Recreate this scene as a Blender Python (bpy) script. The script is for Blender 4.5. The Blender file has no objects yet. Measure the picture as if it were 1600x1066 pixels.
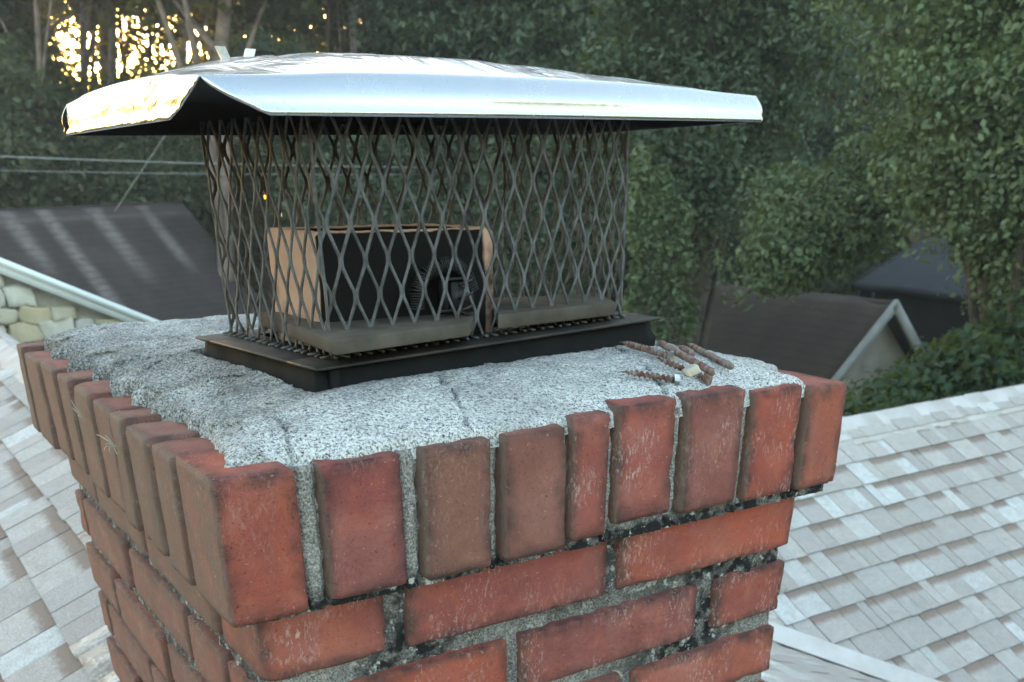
import bpy, bmesh, math, random
import numpy as np
from mathutils import Vector, Matrix, noise

R_ = math.radians
scene = bpy.context.scene
COL = scene.collection
rng = np.random.default_rng(7)
random.seed(7)

# ------------------------------------------------------------------ camera
FPX, CXP, CYP = 1479.0, 800.0, 1066.0            # focal length and optical centre in photo pixels
CAM = np.array([-.1447, -.5207, .1437])
YAW, PITCH, ROLL = .5838, .4821, -.0026
_f = np.array([math.sin(YAW)*math.cos(PITCH), math.cos(YAW)*math.cos(PITCH), -math.sin(PITCH)])
_r = np.array([math.cos(YAW), -math.sin(YAW), 0.0])
_u = np.cross(_r, _f)
_r2 = math.cos(ROLL)*_r + math.sin(ROLL)*_u
_u2 = -math.sin(ROLL)*_r + math.cos(ROLL)*_u
cd = bpy.data.cameras.new('camera')
cam = bpy.data.objects.new('camera', cd)
COL.objects.link(cam)
cam.matrix_world = Matrix(((_r2[0], _u2[0], -_f[0], CAM[0]), (_r2[1], _u2[1], -_f[1], CAM[1]),
                           (_r2[2], _u2[2], -_f[2], CAM[2]), (0, 0, 0, 1)))
cd.sensor_width = 36
cd.lens = 36*FPX/1600
cd.shift_y = (CYP-533)/1600
cd.clip_start = .02
cd.clip_end = 3000
cd.dof.use_dof = True
cd.dof.focus_distance = .62
cd.dof.aperture_fstop = 18.0
scene.camera = cam

# ------------------------------------------------------------------ sky, sun, exposure
SUN_AZ, SUN_EL = R_(12.8), R_(3.8)               # azimuth from +Y towards +X
w = bpy.data.worlds.new('World')
scene.world = w
w.use_nodes = True
wn = w.node_tree
sky = wn.nodes.new('ShaderNodeTexSky')
sky.sky_type = 'NISHITA'
sky.sun_disc = False
sky.sun_elevation = SUN_EL
sky.sun_rotation = SUN_AZ
sky.air_density = 1.1
sky.dust_density = .8
sky.ozone_density = 1.0
wn.links.new(sky.outputs[0], wn.nodes['Background'].inputs[0])
wn.nodes['Background'].inputs[1].default_value = .15
sd = bpy.data.lights.new('sun', 'SUN')
sd.energy = .6
sd.angle = R_(.53)
sd.color = (1, .78, .52)
sun = bpy.data.objects.new('sun', sd)
COL.objects.link(sun)
sv = Vector((math.sin(SUN_AZ)*math.cos(SUN_EL), math.cos(SUN_AZ)*math.cos(SUN_EL), math.sin(SUN_EL)))
sun.rotation_euler = sv.to_track_quat('Z', 'Y').to_euler()
sun.location = sv*30
vs = scene.view_settings
vs.view_transform = 'Standard'
vs.look = 'None'
vs.exposure = 3.75
vs.gamma = 1
vs.use_curve_mapping = False
scene.cycles.max_bounces = 6
scene.cycles.diffuse_bounces = 3
scene.cycles.transmission_bounces = 2
scene.cycles.caustics_reflective = False
scene.cycles.caustics_refractive = False
scene.cycles.use_denoising = True

# ------------------------------------------------------------------ helpers
def ray(px, py):
    return _f + _r2*(px-CXP)/FPX - _u2*(py-CYP)/FPX
def at(px, py, dist):
    """the point seen at a photo pixel, at a horizontal distance from the camera"""
    d = ray(px, py)
    return CAM + d*dist/math.hypot(d[0], d[1])
def on(px, py, ax, val):
    d = ray(px, py)
    return CAM + d*(val-CAM[ax])/d[ax]
def project(P):
    q = np.atleast_2d(P)-CAM
    z = q@_f
    return np.stack([CXP+FPX*(q@_r2)/z, CYP-FPX*(q@_u2)/z, z], 1)

def mesh_np(name, V, F, smooth=False):
    """V (n,3), F (m,k) with constant k"""
    V = np.asarray(V, dtype=np.float32); F = np.asarray(F, dtype=np.int32)
    me = bpy.data.meshes.new(name)
    m, k = F.shape
    me.vertices.add(len(V)); me.vertices.foreach_set('co', V.ravel())
    me.loops.add(m*k); me.loops.foreach_set('vertex_index', F.ravel())
    me.polygons.add(m)
    me.polygons.foreach_set('loop_start', np.arange(0, m*k, k, dtype=np.int32))
    me.polygons.foreach_set('loop_total', np.full(m, k, dtype=np.int32))
    if smooth:
        me.polygons.foreach_set('use_smooth', np.ones(m, dtype=bool))
    me.update(calc_edges=True)
    return me
def attr(me, name, vals):
    a = me.attributes.new(name, 'FLOAT', 'POINT')
    a.data.foreach_set('value', np.asarray(vals, dtype=np.float32))
def add(name, me, mat=None, parent=None, loc=None):
    o = bpy.data.objects.new(name, me)
    COL.objects.link(o)
    if mat and me and not me.materials:
        me.materials.append(mat)
    if parent:
        o.parent = parent
    if loc is not None:
        o.location = loc
    return o
def empty(name, loc=(0, 0, 0)):
    o = bpy.data.objects.new(name, None)
    COL.objects.link(o)
    o.location = loc
    o.empty_display_size = .1
    return o
def tag(o, label=None, cat=None, group=None, kind=None):
    if label: o['label'] = label
    if cat: o['category'] = cat
    if group: o['group'] = group
    if kind: o['kind'] = kind
    return o

BOXF = np.array([[0, 3, 2, 1], [4, 5, 6, 7], [0, 1, 5, 4], [1, 2, 6, 5], [2, 3, 7, 6], [3, 0, 4, 7]])
def box_v(x0, x1, y0, y1, z0, z1):
    return np.array([[x0, y0, z0], [x1, y0, z0], [x1, y1, z0], [x0, y1, z0],
                     [x0, y0, z1], [x1, y0, z1], [x1, y1, z1], [x0, y1, z1]], float)
class MB:
    """collects quads into one mesh"""
    def __init__(s): s.V = []; s.F = []; s.n = 0
    def addq(s, V, F):
        s.V.append(np.asarray(V, float)); s.F.append(np.asarray(F)+s.n); s.n += len(V); return s
    def box(s, *a): return s.addq(box_v(*a), BOXF)
    def hexa(s, V): return s.addq(V, BOXF)
    def tube(s, pts, rad, k=8, cap=True):
        pts = np.asarray(pts, float); n = len(pts)
        rad = np.full(n, rad, float) if np.isscalar(rad) else np.asarray(rad, float)
        T = np.gradient(pts, axis=0); T /= np.linalg.norm(T, axis=1)[:, None]+1e-12
        ref = np.array([0, 0, 1.]) if abs(T[0, 2]) < .9 else np.array([1., 0, 0])
        V = []; a = np.linspace(0, 2*math.pi, k, endpoint=False)
        N = ref-T[0]*ref.dot(T[0]); N /= np.linalg.norm(N)
        for i in range(n):
            N = N-T[i]*N.dot(T[i]); N /= np.linalg.norm(N)
            B = np.cross(T[i], N)
            V.append(pts[i]+rad[i]*(np.cos(a)[:, None]*N+np.sin(a)[:, None]*B))
        V = np.concatenate(V)
        i, j = np.meshgrid(np.arange(n-1), np.arange(k), indexing='ij')
        j2 = (j+1) % k
        F = np.stack([i*k+j, i*k+j2, (i+1)*k+j2, (i+1)*k+j], -1).reshape(-1, 4)
        if cap:
            V = np.concatenate([V, pts[:1], pts[-1:]])
            a0 = n*k; q = np.arange(k); q2 = (q+1) % k
            F = np.concatenate([F, np.stack([np.full(k, a0), q2, q, q], -1), np.stack([np.full(k, a0+1), (n-1)*k+q, (n-1)*k+q2, (n-1)*k+q2], -1)])
        return s.addq(V, F)
    def mesh(s, name, smooth=False):
        V = np.concatenate(s.V); F = np.concatenate(s.F)
        deg = F[:, 2] == F[:, 3]
        if not deg.any():
            return mesh_np(name, V, F, smooth)
        me = bpy.data.meshes.new(name)
        me.from_pydata([tuple(v) for v in V], [], [tuple(f[:3]) if d else tuple(f) for f, d in zip(F, deg)])
        if smooth:
            me.polygons.foreach_set('use_smooth', np.ones(len(me.polygons), dtype=bool))
        return me
    def build(s, name, mat, parent=None, smooth=False):
        return add(name, s.mesh(name, smooth), mat, parent)

def fbm(P, scale, octaves=2, seed=0.0):
    out = np.empty(len(P))
    for i, p in enumerate(P):
        q = Vector((p[0]*scale+seed, p[1]*scale+seed*.7, p[2]*scale-seed*.3))
        v = noise.noise(q)
        if octaves > 1: v += .5*noise.noise(q*2.1)
        if octaves > 2: v += .25*noise.noise(q*4.3)
        out[i] = v
    return out

# ------------------------------------------------------------------ materials
class NT:
    def __init__(s, name):
        s.m = bpy.data.materials.new(name); s.m.use_nodes = True
        s.t = s.m.node_tree; s.b = s.t.nodes['Principled BSDF']
    def n(s, typ, **kw):
        nd = s.t.nodes.new('ShaderNode'+typ)
        for k, v in kw.items():
            if hasattr(nd, k) and k not in ('inputs',): setattr(nd, k, v)
        return nd
    def L(s, a, b): s.t.links.new(a, b)
    def set(s, nd, key, v):
        if hasattr(v, 'is_linked') or hasattr(v, 'links'): s.L(v, nd.inputs[key])
        else: nd.inputs[key].default_value = v
    def coord(s, kind='Object', offset=True, scale=None):
        tc = s.n('TexCoord').outputs[kind]
        if offset:
            oi = s.n('ObjectInfo').outputs['Random']
            mu = s.n('VectorMath', operation='SCALE'); mu.inputs[0].default_value = (37., 53., 71.); s.L(oi, mu.inputs['Scale'])
            ad = s.n('VectorMath', operation='ADD'); s.L(tc, ad.inputs[0]); s.L(mu.outputs[0], ad.inputs[1]); tc = ad.outputs[0]
        if scale:
            mp = s.n('VectorMath', operation='MULTIPLY'); s.L(tc, mp.inputs[0]); mp.inputs[1].default_value = scale; tc = mp.outputs[0]
        return tc
    def noise(s, vec, scale, detail=3, rough=.55, dist=0):
        nd = s.n('TexNoise'); s.L(vec, nd.inputs['Vector'])
        nd.inputs['Scale'].default_value = scale; nd.inputs['Detail'].default_value = detail
        nd.inputs['Roughness'].default_value = rough; nd.inputs['Distortion'].default_value = dist
        return nd.outputs['Fac']
    def ramp(s, fac, stops, interp='LINEAR'):
        nd = s.n('ValToRGB'); s.L(fac, nd.inputs[0]); cr = nd.color_ramp; cr.interpolation = interp
        while len(cr.elements) < len(stops): cr.elements.new(.5)
        for e, (p, c) in zip(cr.elements, stops):
            e.position = p; e.color = (c, c, c, 1) if np.isscalar(c) else (*c, 1)
        return nd.outputs[0]
    def mix(s, fac, a, b, blend='MIX'):
        nd = s.n('Mix', data_type='RGBA', blend_type=blend)
        s.set(nd, 0, fac)
        for i, v in ((6, a), (7, b)):
            if hasattr(v, 'links'): s.L(v, nd.inputs[i])
            else: nd.inputs[i].default_value = (*v, 1)
        return nd.outputs[2]
    def math(s, op, a, b=0.0):
        nd = s.n('Math', operation=op); s.set(nd, 0, a); s.set(nd, 1, b); return nd.outputs[0]
    def attr(s, name): return s.n('Attribute', attribute_name=name).outputs['Fac']
    def rnd(s): return s.n('ObjectInfo').outputs['Random']
    def island(s): return s.n('NewGeometry').outputs['Random Per Island']
    def bump(s, h, strength=.5, dist=.002, prev=None):
        nd = s.n('Bump'); nd.inputs['Strength'].default_value = strength; nd.inputs['Distance'].default_value = dist
        s.L(h, nd.inputs['Height'])
        if prev: s.L(prev, nd.inputs['Normal'])
        return nd.outputs[0]
    def out(s, color=None, rough=.8, metal=0.0, normal=None, spec=None):
        if color is not None:
            if hasattr(color, 'links'): s.L(color, s.b.inputs['Base Color'])
            else: s.b.inputs['Base Color'].default_value = (*color, 1)
        s.set(s.b, 'Roughness', rough); s.set(s.b, 'Metallic', metal)
        if spec is not None: s.b.inputs['Specular IOR Level'].default_value = spec
        if normal is not None: s.L(normal, s.b.inputs['Normal'])
        return s.m

def m_brick():
    t = NT('brick'); c = t.coord()
    base = t.ramp(t.rnd(), [(0, (.40, .088, .050)), (.3, (.33, .070, .050)), (.55, (.28, .068, .058)), (.8, (.23, .068, .066)), (1, (.38, .096, .058))])
    n1 = t.noise(c, 22, 4)
    col = t.mix(t.ramp(n1, [(.35, 0), (.7, .75)]), base, (.19, .055, .050))
    col = t.mix(t.ramp(t.noise(c, 45, 3), [(.5, 0), (.72, .45)]), col, (.43, .115, .060))
    # grey brown burnt bricks, by attribute
    col = t.mix(t.attr('brown'), col, t.mix(t.noise(c, 60, 3), (.145, .070, .058), (.225, .118, .086)))
    col = t.mix(t.ramp(t.noise(c, 16, 5, .7), [(.45, 0), (.75, .42)]), col, (.42, .205, .175))
    # soot along worn edges
    e = t.math('MULTIPLY', t.attr('edge'), t.ramp(t.noise(c, 70, 4), [(.3, .15), (.62, 1.0)]))
    col = t.mix(e, col, (.035, .027, .028))
    # left faces browner: partly dirt, partly their shade put into the colour
    col = t.mix(t.math('MULTIPLY', t.attr('grime_shade'), t.ramp(t.noise(c, 40, 4), [(.25, .5), (.65, .95)])), col, (.16, .112, .090))
    # white salt bloom in vertical runs
    st = t.noise(t.coord(scale=(1, 1, .38)), 420, 5, .72, .6)
    mk = t.ramp(t.noise(c, 26, 2), [(.46, 0), (.68, 1)])
    col = t.mix(t.math('MULTIPLY', t.math('MULTIPLY', t.ramp(st, [(.52, 0), (.66, .75)]), mk), t.attr('salt')), col, (.58, .43, .40))
    # specks
    col = t.mix(t.ramp(t.noise(c, 420, 2), [(.69, 0), (.76, .5)]), col, (.06, .03, .03))
    col = t.mix(t.ramp(t.noise(c, 330, 2, .5, .3), [(.69, 0), (.73, .55)]), col, (.36, .25, .22))
    pit = t.noise(c, 620, 2, .6, .5)
    col = t.mix(t.ramp(pit, [(.27, .65), (.36, 0)]), col, (.05, .02, .02))
    h = t.bump(t.noise(c, 260, 5, .75), .8, .002)
    h = t.bump(t.ramp(pit, [(.30, 0), (.42, 1)]), .5, .0012, h)
    h = t.bump(t.noise(c, 60, 3), .35, .003, h)
    return t.out(col, t.ramp(n1, [(0, .7), (1, .92)]), 0, h, .3)

def m_mortar():
    t = NT('mortar'); c = t.coord(offset=False)
    g = t.noise(c, 620, 3, .7)
    col = t.ramp(g, [(.30, (.04, .038, .037)), (.44, (.20, .19, .18)), (.56, (.37, .355, .335)), (.72, (.58, .565, .54))])
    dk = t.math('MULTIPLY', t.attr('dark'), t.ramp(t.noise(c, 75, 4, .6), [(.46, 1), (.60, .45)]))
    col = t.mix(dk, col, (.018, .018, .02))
    col = t.mix(t.math('MULTIPLY', t.attr('dark'), t.ramp(t.noise(c, 130, 4, .6), [(.60, 0), (.66, .8)])), col, (.55, .55, .52))
    h = t.bump(g, .9, .002)
    return t.out(col, .95, 0, h, .2)

def m_crown():
    t = NT('cement_wash'); c = t.coord(offset=False)
    g = t.noise(c, 430, 3, .75)
    g2 = t.noise(c, 900, 1, .6)
    gm = t.math('ADD', t.math('MULTIPLY', g, .65), t.math('MULTIPLY', g2, .35))
    light = t.ramp(gm, [(.37, (.05, .05, .05)), (.44, (.31, .31, .31)), (.52, (.64, .645, .645)), (.66, (.85, .855, .855))])
    dark = t.ramp(gm, [(.36, (.035, .035, .035)), (.46, (.13, .13, .13)), (.55, (.32, .32, .315)), (.68, (.62, .62, .61))])
    s = t.math('ADD', t.attr('soot'), t.math('MULTIPLY', t.math('SUBTRACT', t.noise(c, 30, 6, .7), .5), 1.5))
    col = t.mix(t.ramp(s, [(.18, 0), (.72, 1)]), light, dark)
    col = t.mix(t.ramp(t.noise(c, 13, 3), [(.58, 0), (.75, .35)]), col, (.30, .24, .17))
    col = t.mix(t.ramp(t.noise(c, 7, 5, .65), [(.50, 0), (.68, .55)]), col, (.13, .125, .12))
    col = t.mix(t.attr('crack'), col, (.03, .028, .028))
    h = t.bump(g, 1.0, .003)
    h = t.bump(t.noise(c, 150, 3), .5, .005, h)
    return t.out(col, .95, 0, h, .2)

def m_hood():
    t = NT('galvanised_sheet'); c = t.coord(offset=False)
    h = t.bump(t.noise(t.coord(offset=False, scale=(1, .5, 1)), 30, 3, .55, 1.6), .30, .006)
    t.L(t.attr('wrinkle'), h.node.inputs['Strength'])
    h = t.bump(t.noise(c, 110, 2, .5, .6), .05, .002, h)
    sp = t.noise(c, 380, 3, .7)
    col = t.mix(t.ramp(sp, [(.66, 0), (.72, .5)]), (.50, .52, .55), (.2, .2, .21))
    return t.out(col, t.ramp(t.noise(c, 40, 4), [(.3, .20), (.7, .30)]), 1.0, h)
def m_simple(name, col, rough=.8, metal=0., nscale=40, amt=.3, bump=.0, bdist=.002, col2=None, island=False, spec=None):
    t = NT(name); c = t.coord()
    c2 = col2 or tuple(x*(1-amt) for x in col)
    f = t.noise(c, nscale, 4)
    cc = t.mix(t.ramp(f, [(.35, 0), (.65, 1)]), col, c2)
    h = t.bump(f, bump, bdist) if bump else None
    return t.out(cc, rough, metal, h, spec)
def m_leaf(name, a, b, c_, trans=.35):
    t = NT(name)
    r = t.island()
    col = t.ramp(r, [(0, a), (.5, b), (1, c_)])
    col = t.mix(t.ramp(t.noise(t.coord(offset=False), .9, 2), [(.4, 0), (.65, .55)]), col, tuple(x*1.5 for x in b))
    t.out(col, .55, 0, None, .35)
    tr = t.n('BsdfTranslucent'); t.L(t.mix(.5, col, (.30, .34, .03)), tr.inputs[0])
    mx = t.n('MixShader'); mx.inputs[0].default_value = trans
    t.L(t.b.outputs[0], mx.inputs[1]); t.L(tr.outputs[0], mx.inputs[2])
    t.L(mx.outputs[0], t.t.nodes['Material Output'].inputs[0])
    return t.m
def m_shingle():
    t = NT('asphalt_shingle'); c = t.coord()
    r = t.math('FRACT', t.math('ADD', t.rnd(), t.island()))
    base = t.ramp(r, [(0, (.42, .38, .36)), (.28, (.49, .445, .42)), (.5, (.45, .415, .40)), (.68, (.54, .50, .475)), (.82, (.68, .69, .69)), (.91, (.58, .57, .56))], 'CONSTANT')
    g = t.noise(c, 30, 4, .85)
    col = t.mix(t.ramp(g, [(.36, .8), (.56, 0)]), base, (.20, .175, .165))
    col = t.mix(t.ramp(t.noise(c, 40, 3, .85), [(.52, 0), (.64, .7)]), col, (.66, .65, .65))
    col = t.mix(t.ramp(t.noise(c, 2.6, 5, .7), [(.42, 0), (.68, .5)]), col, (.34, .295, .27))
    # brown granule band under the course above
    on_ = t.ramp(t.math('FRACT', t.math('MULTIPLY', r, 7.31)), [(.42, 0), (.46, 1)], 'CONSTANT')
    v = t.math('ADD', t.attr('v'), t.math('MULTIPLY', t.math('SUBTRACT', t.noise(c, 9, 4, .7), .5), .3))
    band = t.math('MULTIPLY', t.ramp(v, [(.58, 0), (.72, .95)]), on_)
    col = t.mix(band, col, (.25, .19, .16))
    h = t.bump(g, .8, .004)
    return t.out(col, .95, 0, h, .2)

M = {}
M['brick'] = m_brick()
M['mortar'] = m_mortar()
M['crown'] = m_crown()
M['hood'] = m_hood()
M['soot'] = m_simple('sooty_shaded_steel', (.022, .020, .022), .75, .0, 60, .4)  # hood underside: soot plus the shade under it, put into the colour
M['cage'] = m_simple('dark_cage_steel', (.135, .136, .142), .65, 0, 90, .45, .1, .001, (.055, .054, .055), spec=.15)
M['flange'] = m_simple('dark_flange_steel', (.020, .019, .020), .5, .1, 35, .5, .15, .001, (.040, .034, .030), spec=.25)
M['skirt'] = m_simple('black_rubber_skirt', (.010, .010, .012), .8, 0, 30, .4, .3, .003, spec=.15)
M['flue'] = None
M['slab'] = m_simple('dusty_board', (.10, .085, .072), .9, 0, 30, .3, .25, .002, (.058, .049, .042), spec=.2)
M['rust'] = m_simple('rusty_steel', (.13, .046, .028), .75, .25, 160, .3, .4, .0008, (.25, .21, .195))
M['zinc'] = m_simple('zinc_bright', (.62, .62, .62), .4, .9, 120, .3)
M['chip'] = m_simple('pale_chip', (.50, .45, .37), .8, 0, 120, .35)
M['dmetal'] = m_simple('sooty_damper_metal', (.055, .052, .055), .6, .5, 90, .5)
M['shingle'] = m_shingle()
M['felt'] = m_simple('roof_felt', (.055, .052, .05), .95, 0, 20, .3)
M['ridge'] = m_simple('ridge_shingle', (.42, .385, .365), .95, 0, 7, .2, .5, .003, (.52, .50, .49))
M['trim'] = m_simple('white_trim', (.70, .76, .78), .5, 0, 3, .12)
M['stone'] = None
M['leafR'] = m_leaf('leaf_near', (.062, .088, .040), (.090, .125, .058), (.150, .190, .105), .22)
M['leafM'] = m_leaf('leaf_mid', (.028, .046, .027), (.048, .072, .040), (.105, .145, .09), .25)
M['leafL'] = m_leaf('leaf_left', (.075, .095, .060), (.105, .130, .080), (.15, .17, .105), .45)
M['leafD'] = m_leaf('leaf_far', (.024, .030, .019), (.038, .045, .027), (.058, .060, .038), .5)
M['leafS'] = m_leaf('leaf_shrub', (.018, .036, .015), (.028, .052, .022), (.046, .074, .034))
M['bark'] = m_simple('bark', (.10, .075, .06), .95, 0, 6, .5, .8, .03)
M['pinebark'] = m_simple('pine_bark', (.24, .185, .165), .95, 0, 5, .5, .8, .03, (.11, .082, .074))
M['wire'] = m_simple('cable_sheath', (.30, .31, .31), .7, 0, 10, .2)

def m_flue():
    t = NT('clay_flue'); c = t.coord(offset=False)
    base = t.mix(t.noise(c, 40, 4), (.52, .30, .21), (.62, .42, .33))
    s = t.math('ADD', t.attr('soot'), t.math('MULTIPLY', t.math('SUBTRACT', t.noise(c, 35, 4), .5), .8))
    return t.out(t.mix(t.ramp(s, [(.35, 0), (.6, 1)]), base, (.013, .012, .012)), .9, spec=.1)
M['flue'] = m_flue()
def m_stone():
    t = NT('field_stone'); c = t.coord()
    base = t.ramp(t.rnd(), [(0, (.50, .46, .36)), (.35, (.58, .56, .50)), (.6, (.44, .44, .42)), (.8, (.52, .44, .30)), (.93, (.26, .15, .10))], 'CONSTANT')
    col = t.mix(t.ramp(t.noise(c, 9, 4), [(.4, 0), (.65, .5)]), base, (.36, .33, .27))
    return t.out(col, .9, 0, t.bump(t.noise(c, 16, 4), .5, .02))
M['stone'] = m_stone()
def m_oldroof(name, a, b, streak):
    t = NT(name); c = t.coord(offset=False)
    col = t.mix(t.noise(c, 5, 4), a, b)
    col = t.mix(t.math('MULTIPLY', t.attr('streak'), t.ramp(t.noise(t.coord(offset=False, scale=(.4, .4, 1)), 14, 4), [(.3, .45), (.6, 1)])), col, streak)
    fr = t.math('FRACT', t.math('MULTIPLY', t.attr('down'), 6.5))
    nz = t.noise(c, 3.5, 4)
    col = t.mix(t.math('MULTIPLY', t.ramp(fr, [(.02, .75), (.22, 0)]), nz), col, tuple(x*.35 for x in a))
    col = t.mix(t.ramp(t.noise(c, 1.3, 5, .65), [(.5, 0), (.7, .5)]), col, tuple(x*1.25 for x in b))
    return t.out(col, .9, 0, t.bump(t.noise(c, 14, 3), .3, .02), .25)
M['roofL'] = m_oldroof('weathered_brown_shingle', (.042, .032, .032), (.066, .052, .050), (.20, .17, .165))
M['roofR'] = m_oldroof('mossy_brown_shingle', (.034, .024, .020), (.054, .040, .034), (.11, .08, .065))
M['roofG'] = m_oldroof('dark_slate_shingle', (.026, .028, .033), (.042, .045, .052), (.07, .07, .075))
M['wallG'] = m_simple('grey_render', (.30, .28, .25), .9, 0, 3, .3, 0, 0, (.20, .18, .15))
M['wallS'] = m_simple('pale_wall_mortar', (.42, .39, .33), .9, 0, 8, .3)
M['barge'] = m_simple('pale_barge_board', (.25, .25, .235), .7, 0, 4, .25)
M['darkwall'] = m_simple('dark_boarding', (.03, .024, .024), .9, 0, 5, .4)
M['ground'] = m_simple('woodland_floor', (.075, .065, .040), .95, 0, .8, .4, .5, .1, (.045, .060, .025))

# ------------------------------------------------------------------ ground
gm = MB().addq([(-400, -400, -5.2), (400, -400, -5.2), (400, 400, -5.2), (-400, 400, -5.2)], [[0, 1, 2, 3]])
tag(gm.build('ground', M['ground']), kind='structure')

# ------------------------------------------------------------------ the house roof under the chimney
TA = .435; ZAL, ZAR = -.57, -.255                 # wing along Y: slopes down to -X and to +X
XR = (ZAL-ZAR)/(-2*TA); ZR = ZAL+TA*XR            # its ridge
TB = math.tan(R_(29)); ZB = -1.87; YB = 2.065; ZBR = ZB+TB*YB   # wing along X, slope down to -Y
house = tag(empty('house', (1.0, 1.5, -5.2)), 'house with pale grey shingle roof slopes around the brick chimney', 'house')
def hadd(name, me, mat):                          # parts keep world coordinates
    o = add(name, me, mat, house); o.matrix_parent_inverse = Matrix.Translation(-house.location); return o
EXPO = .119
def unit_tab():
    V = box_v(-.5, .5, 0, 1, -1, 0)
    V[[0, 1, 4, 5], 2] += 1.0                     # the butt end sits proud on the course below
    V[[0, 1], 2] = -.2
    me = mesh_np('shingle', V, BOXF)
    attr(me, 'v', V[:, 1])
    me.materials.append(M['shingle'])
    return me, V
TABME, TABV = unit_tab()
def slope(name, origin, ex, up, nrm, xr, rows, keep, quad, wsc=1.0):
    """courses of shingle tabs on one roof slope; origin at the foot line, up the slope vector"""
    o = hadd(name, mesh_np(name, quad, [[0, 1, 2, 3]]), M['felt'])
    cand = []
    th = .0068
    for r in range(rows[0], rows[1]):
        x = xr[0]+random.uniform(0, .1)
        while x < xr[1]:
            wd = random.choice((.045, .06, .075, .09, .105, .13))*random.uniform(.9, 1.1)*wsc
            b = origin+ex*(x+wd/2)+up*(r*EXPO+random.uniform(-.0025, .0025))+nrm*random.uniform(.004, .0065)
            if keep(b+up*EXPO*.5):
                cand.append((b, wd-random.uniform(.0015, .004)))
            x += wd
    P = np.array([c[0] for c in cand])+up*EXPO*.5
    q = project(P)
    vis = (q[:, 2] > .2) & (q[:, 0] > -40) & (q[:, 0] < 1640) & (q[:, 1] > 440) & (q[:, 1] < 1110)
    vis &= ~((q[:, 0] > 160) & (q[:, 0] < 1205))
    score = np.where(vis, 1.0/np.maximum(q[:, 2], .2), 0)
    order = np.argsort(-score)
    rest = MB(); vv = []
    R3 = Matrix((ex, up, nrm)).transposed()
    for rank, i in enumerate(order):
        b, wd = cand[i]
        if rank < 300 and score[i] > 0:
            t = bpy.data.objects.new('shingle', TABME); COL.objects.link(t)
            t.parent = o
            t.matrix_basis = Matrix.Translation(b) @ R3.to_4x4() @ Matrix.Rotation(random.uniform(-.006, .006), 4, 'Z') @ Matrix.Diagonal((wd, EXPO*1.12, th, 1))
        else:
            V = TABV*np.array([wd, EXPO*1.12, th])
            rest.addq(b+V[:, :1]*ex+V[:, 1:2]*up+V[:, 2:]*nrm, BOXF); vv.append(TABV[:, 1])
    if rest.n:
        me = rest.mesh('shingle_courses'); attr(me, 'v', np.concatenate(vv))
        s = add('shingle_courses', me, M['shingle'], o); s['kind'] = 'stuff'
    return o
def inv_parent_fix(o): pass
cA, sA = math.cos(math.atan(TA)), math.sin(math.atan(TA))
cB, sB = math.cos(math.atan(TB)), math.sin(math.atan(TB))
# slope falling to -X
zA = lambda x: ZAL+TA*x
slope('roof_slope', np.array([XR, 0, ZR]), np.array([0, 1., 0]), np.array([cA, 0, sA]), np.array([-sA, 0, cA]), (-1.2, 9.2), (-22, 0),
      lambda p: True, [(-2.4, -1.2, zA(-2.4)), (-2.4, 9.2, zA(-2.4)), (XR, 9.2, ZR), (XR, -1.2, ZR)], 1.15)
# slope falling to +X, as far as the valley
val = lambda x: (ZAR-TA*x-ZB)/TB                   # y of the valley line
slope('roof_slope', np.array([XR, 0, ZR]), np.array([0, -1., 0]), np.array([-cA, 0, sA]), np.array([sA, 0, cA]), (-3.0, 2.4), (-32, 0),
      lambda p: p[1] < val(p[0])+.03 or p[1] > 2*YB-val(p[0])+.0, [(XR, -2.4, ZR), (4.2, -2.4, ZAR-TA*4.2), (4.2, min(val(4.2), YB), ZAR-TA*4.2), (XR, val(XR), ZR)])
# slope falling to -Y
zb = lambda y: ZB+TB*y
slope('roof_slope', np.array([0, YB, ZBR]), np.array([1., 0, 0]), np.array([0, cB, sB]), np.array([0, -sB, cB]), (.6, 8.2), (-26, 0),
      lambda p: p[1] > val(p[0])-.03, [(1.2, YB, ZBR), (4.6, YB-3.0, zb(YB-3.0)), (8.2, YB-3.0, zb(YB-3.0)), (8.2, YB, ZBR)])
# rear slope of that wing and the walls below
hadd('roof_slope', mesh_np('roof_slope', [(1.2, YB, ZBR-.004), (8.2, YB, ZBR-.004), (8.2, YB+3, zb(YB-3)), (-.0, YB+3, zb(YB-3))], [[0, 1, 2, 3]]), M['felt'])
wl = MB().box(-2.1, 3.6, -1.0, 9.0, -5.2, -1.9); wl.box(3.6, 8.0, YB-2.7, YB+2.7, -5.2, -2.0)
hadd('wall', wl.mesh('wall'), M['wallG'])
# bent cap shingles along the two ridges
def ridge_caps(p0, d, side1, side2, n, step, wdt):
    o = None
    for i in range(n):
        b = p0+d*step*i
        th = .004; lift = .012
        V = []
        for s_, l in ((0, lift+.0012), (step*1.01, lift)):
            c0 = b+d*s_
            for q in (side1, None, side2):
                base = c0+np.array([0, 0, l]) if q is None else c0+q*wdt+np.array([0, 0, l-.004])
                V += [base, base-np.array([0, 0, th])]
        F = [[0, 2, 8, 6], [2, 4, 10, 8], [1, 7, 9, 3], [3, 9, 11, 5], [0, 1, 3, 2], [2, 3, 5, 4], [0, 6, 7, 1], [4, 5, 11, 10]]
        hadd('ridge_shingle', mesh_np('ridge_shingle', V, F), M['ridge'])
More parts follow.
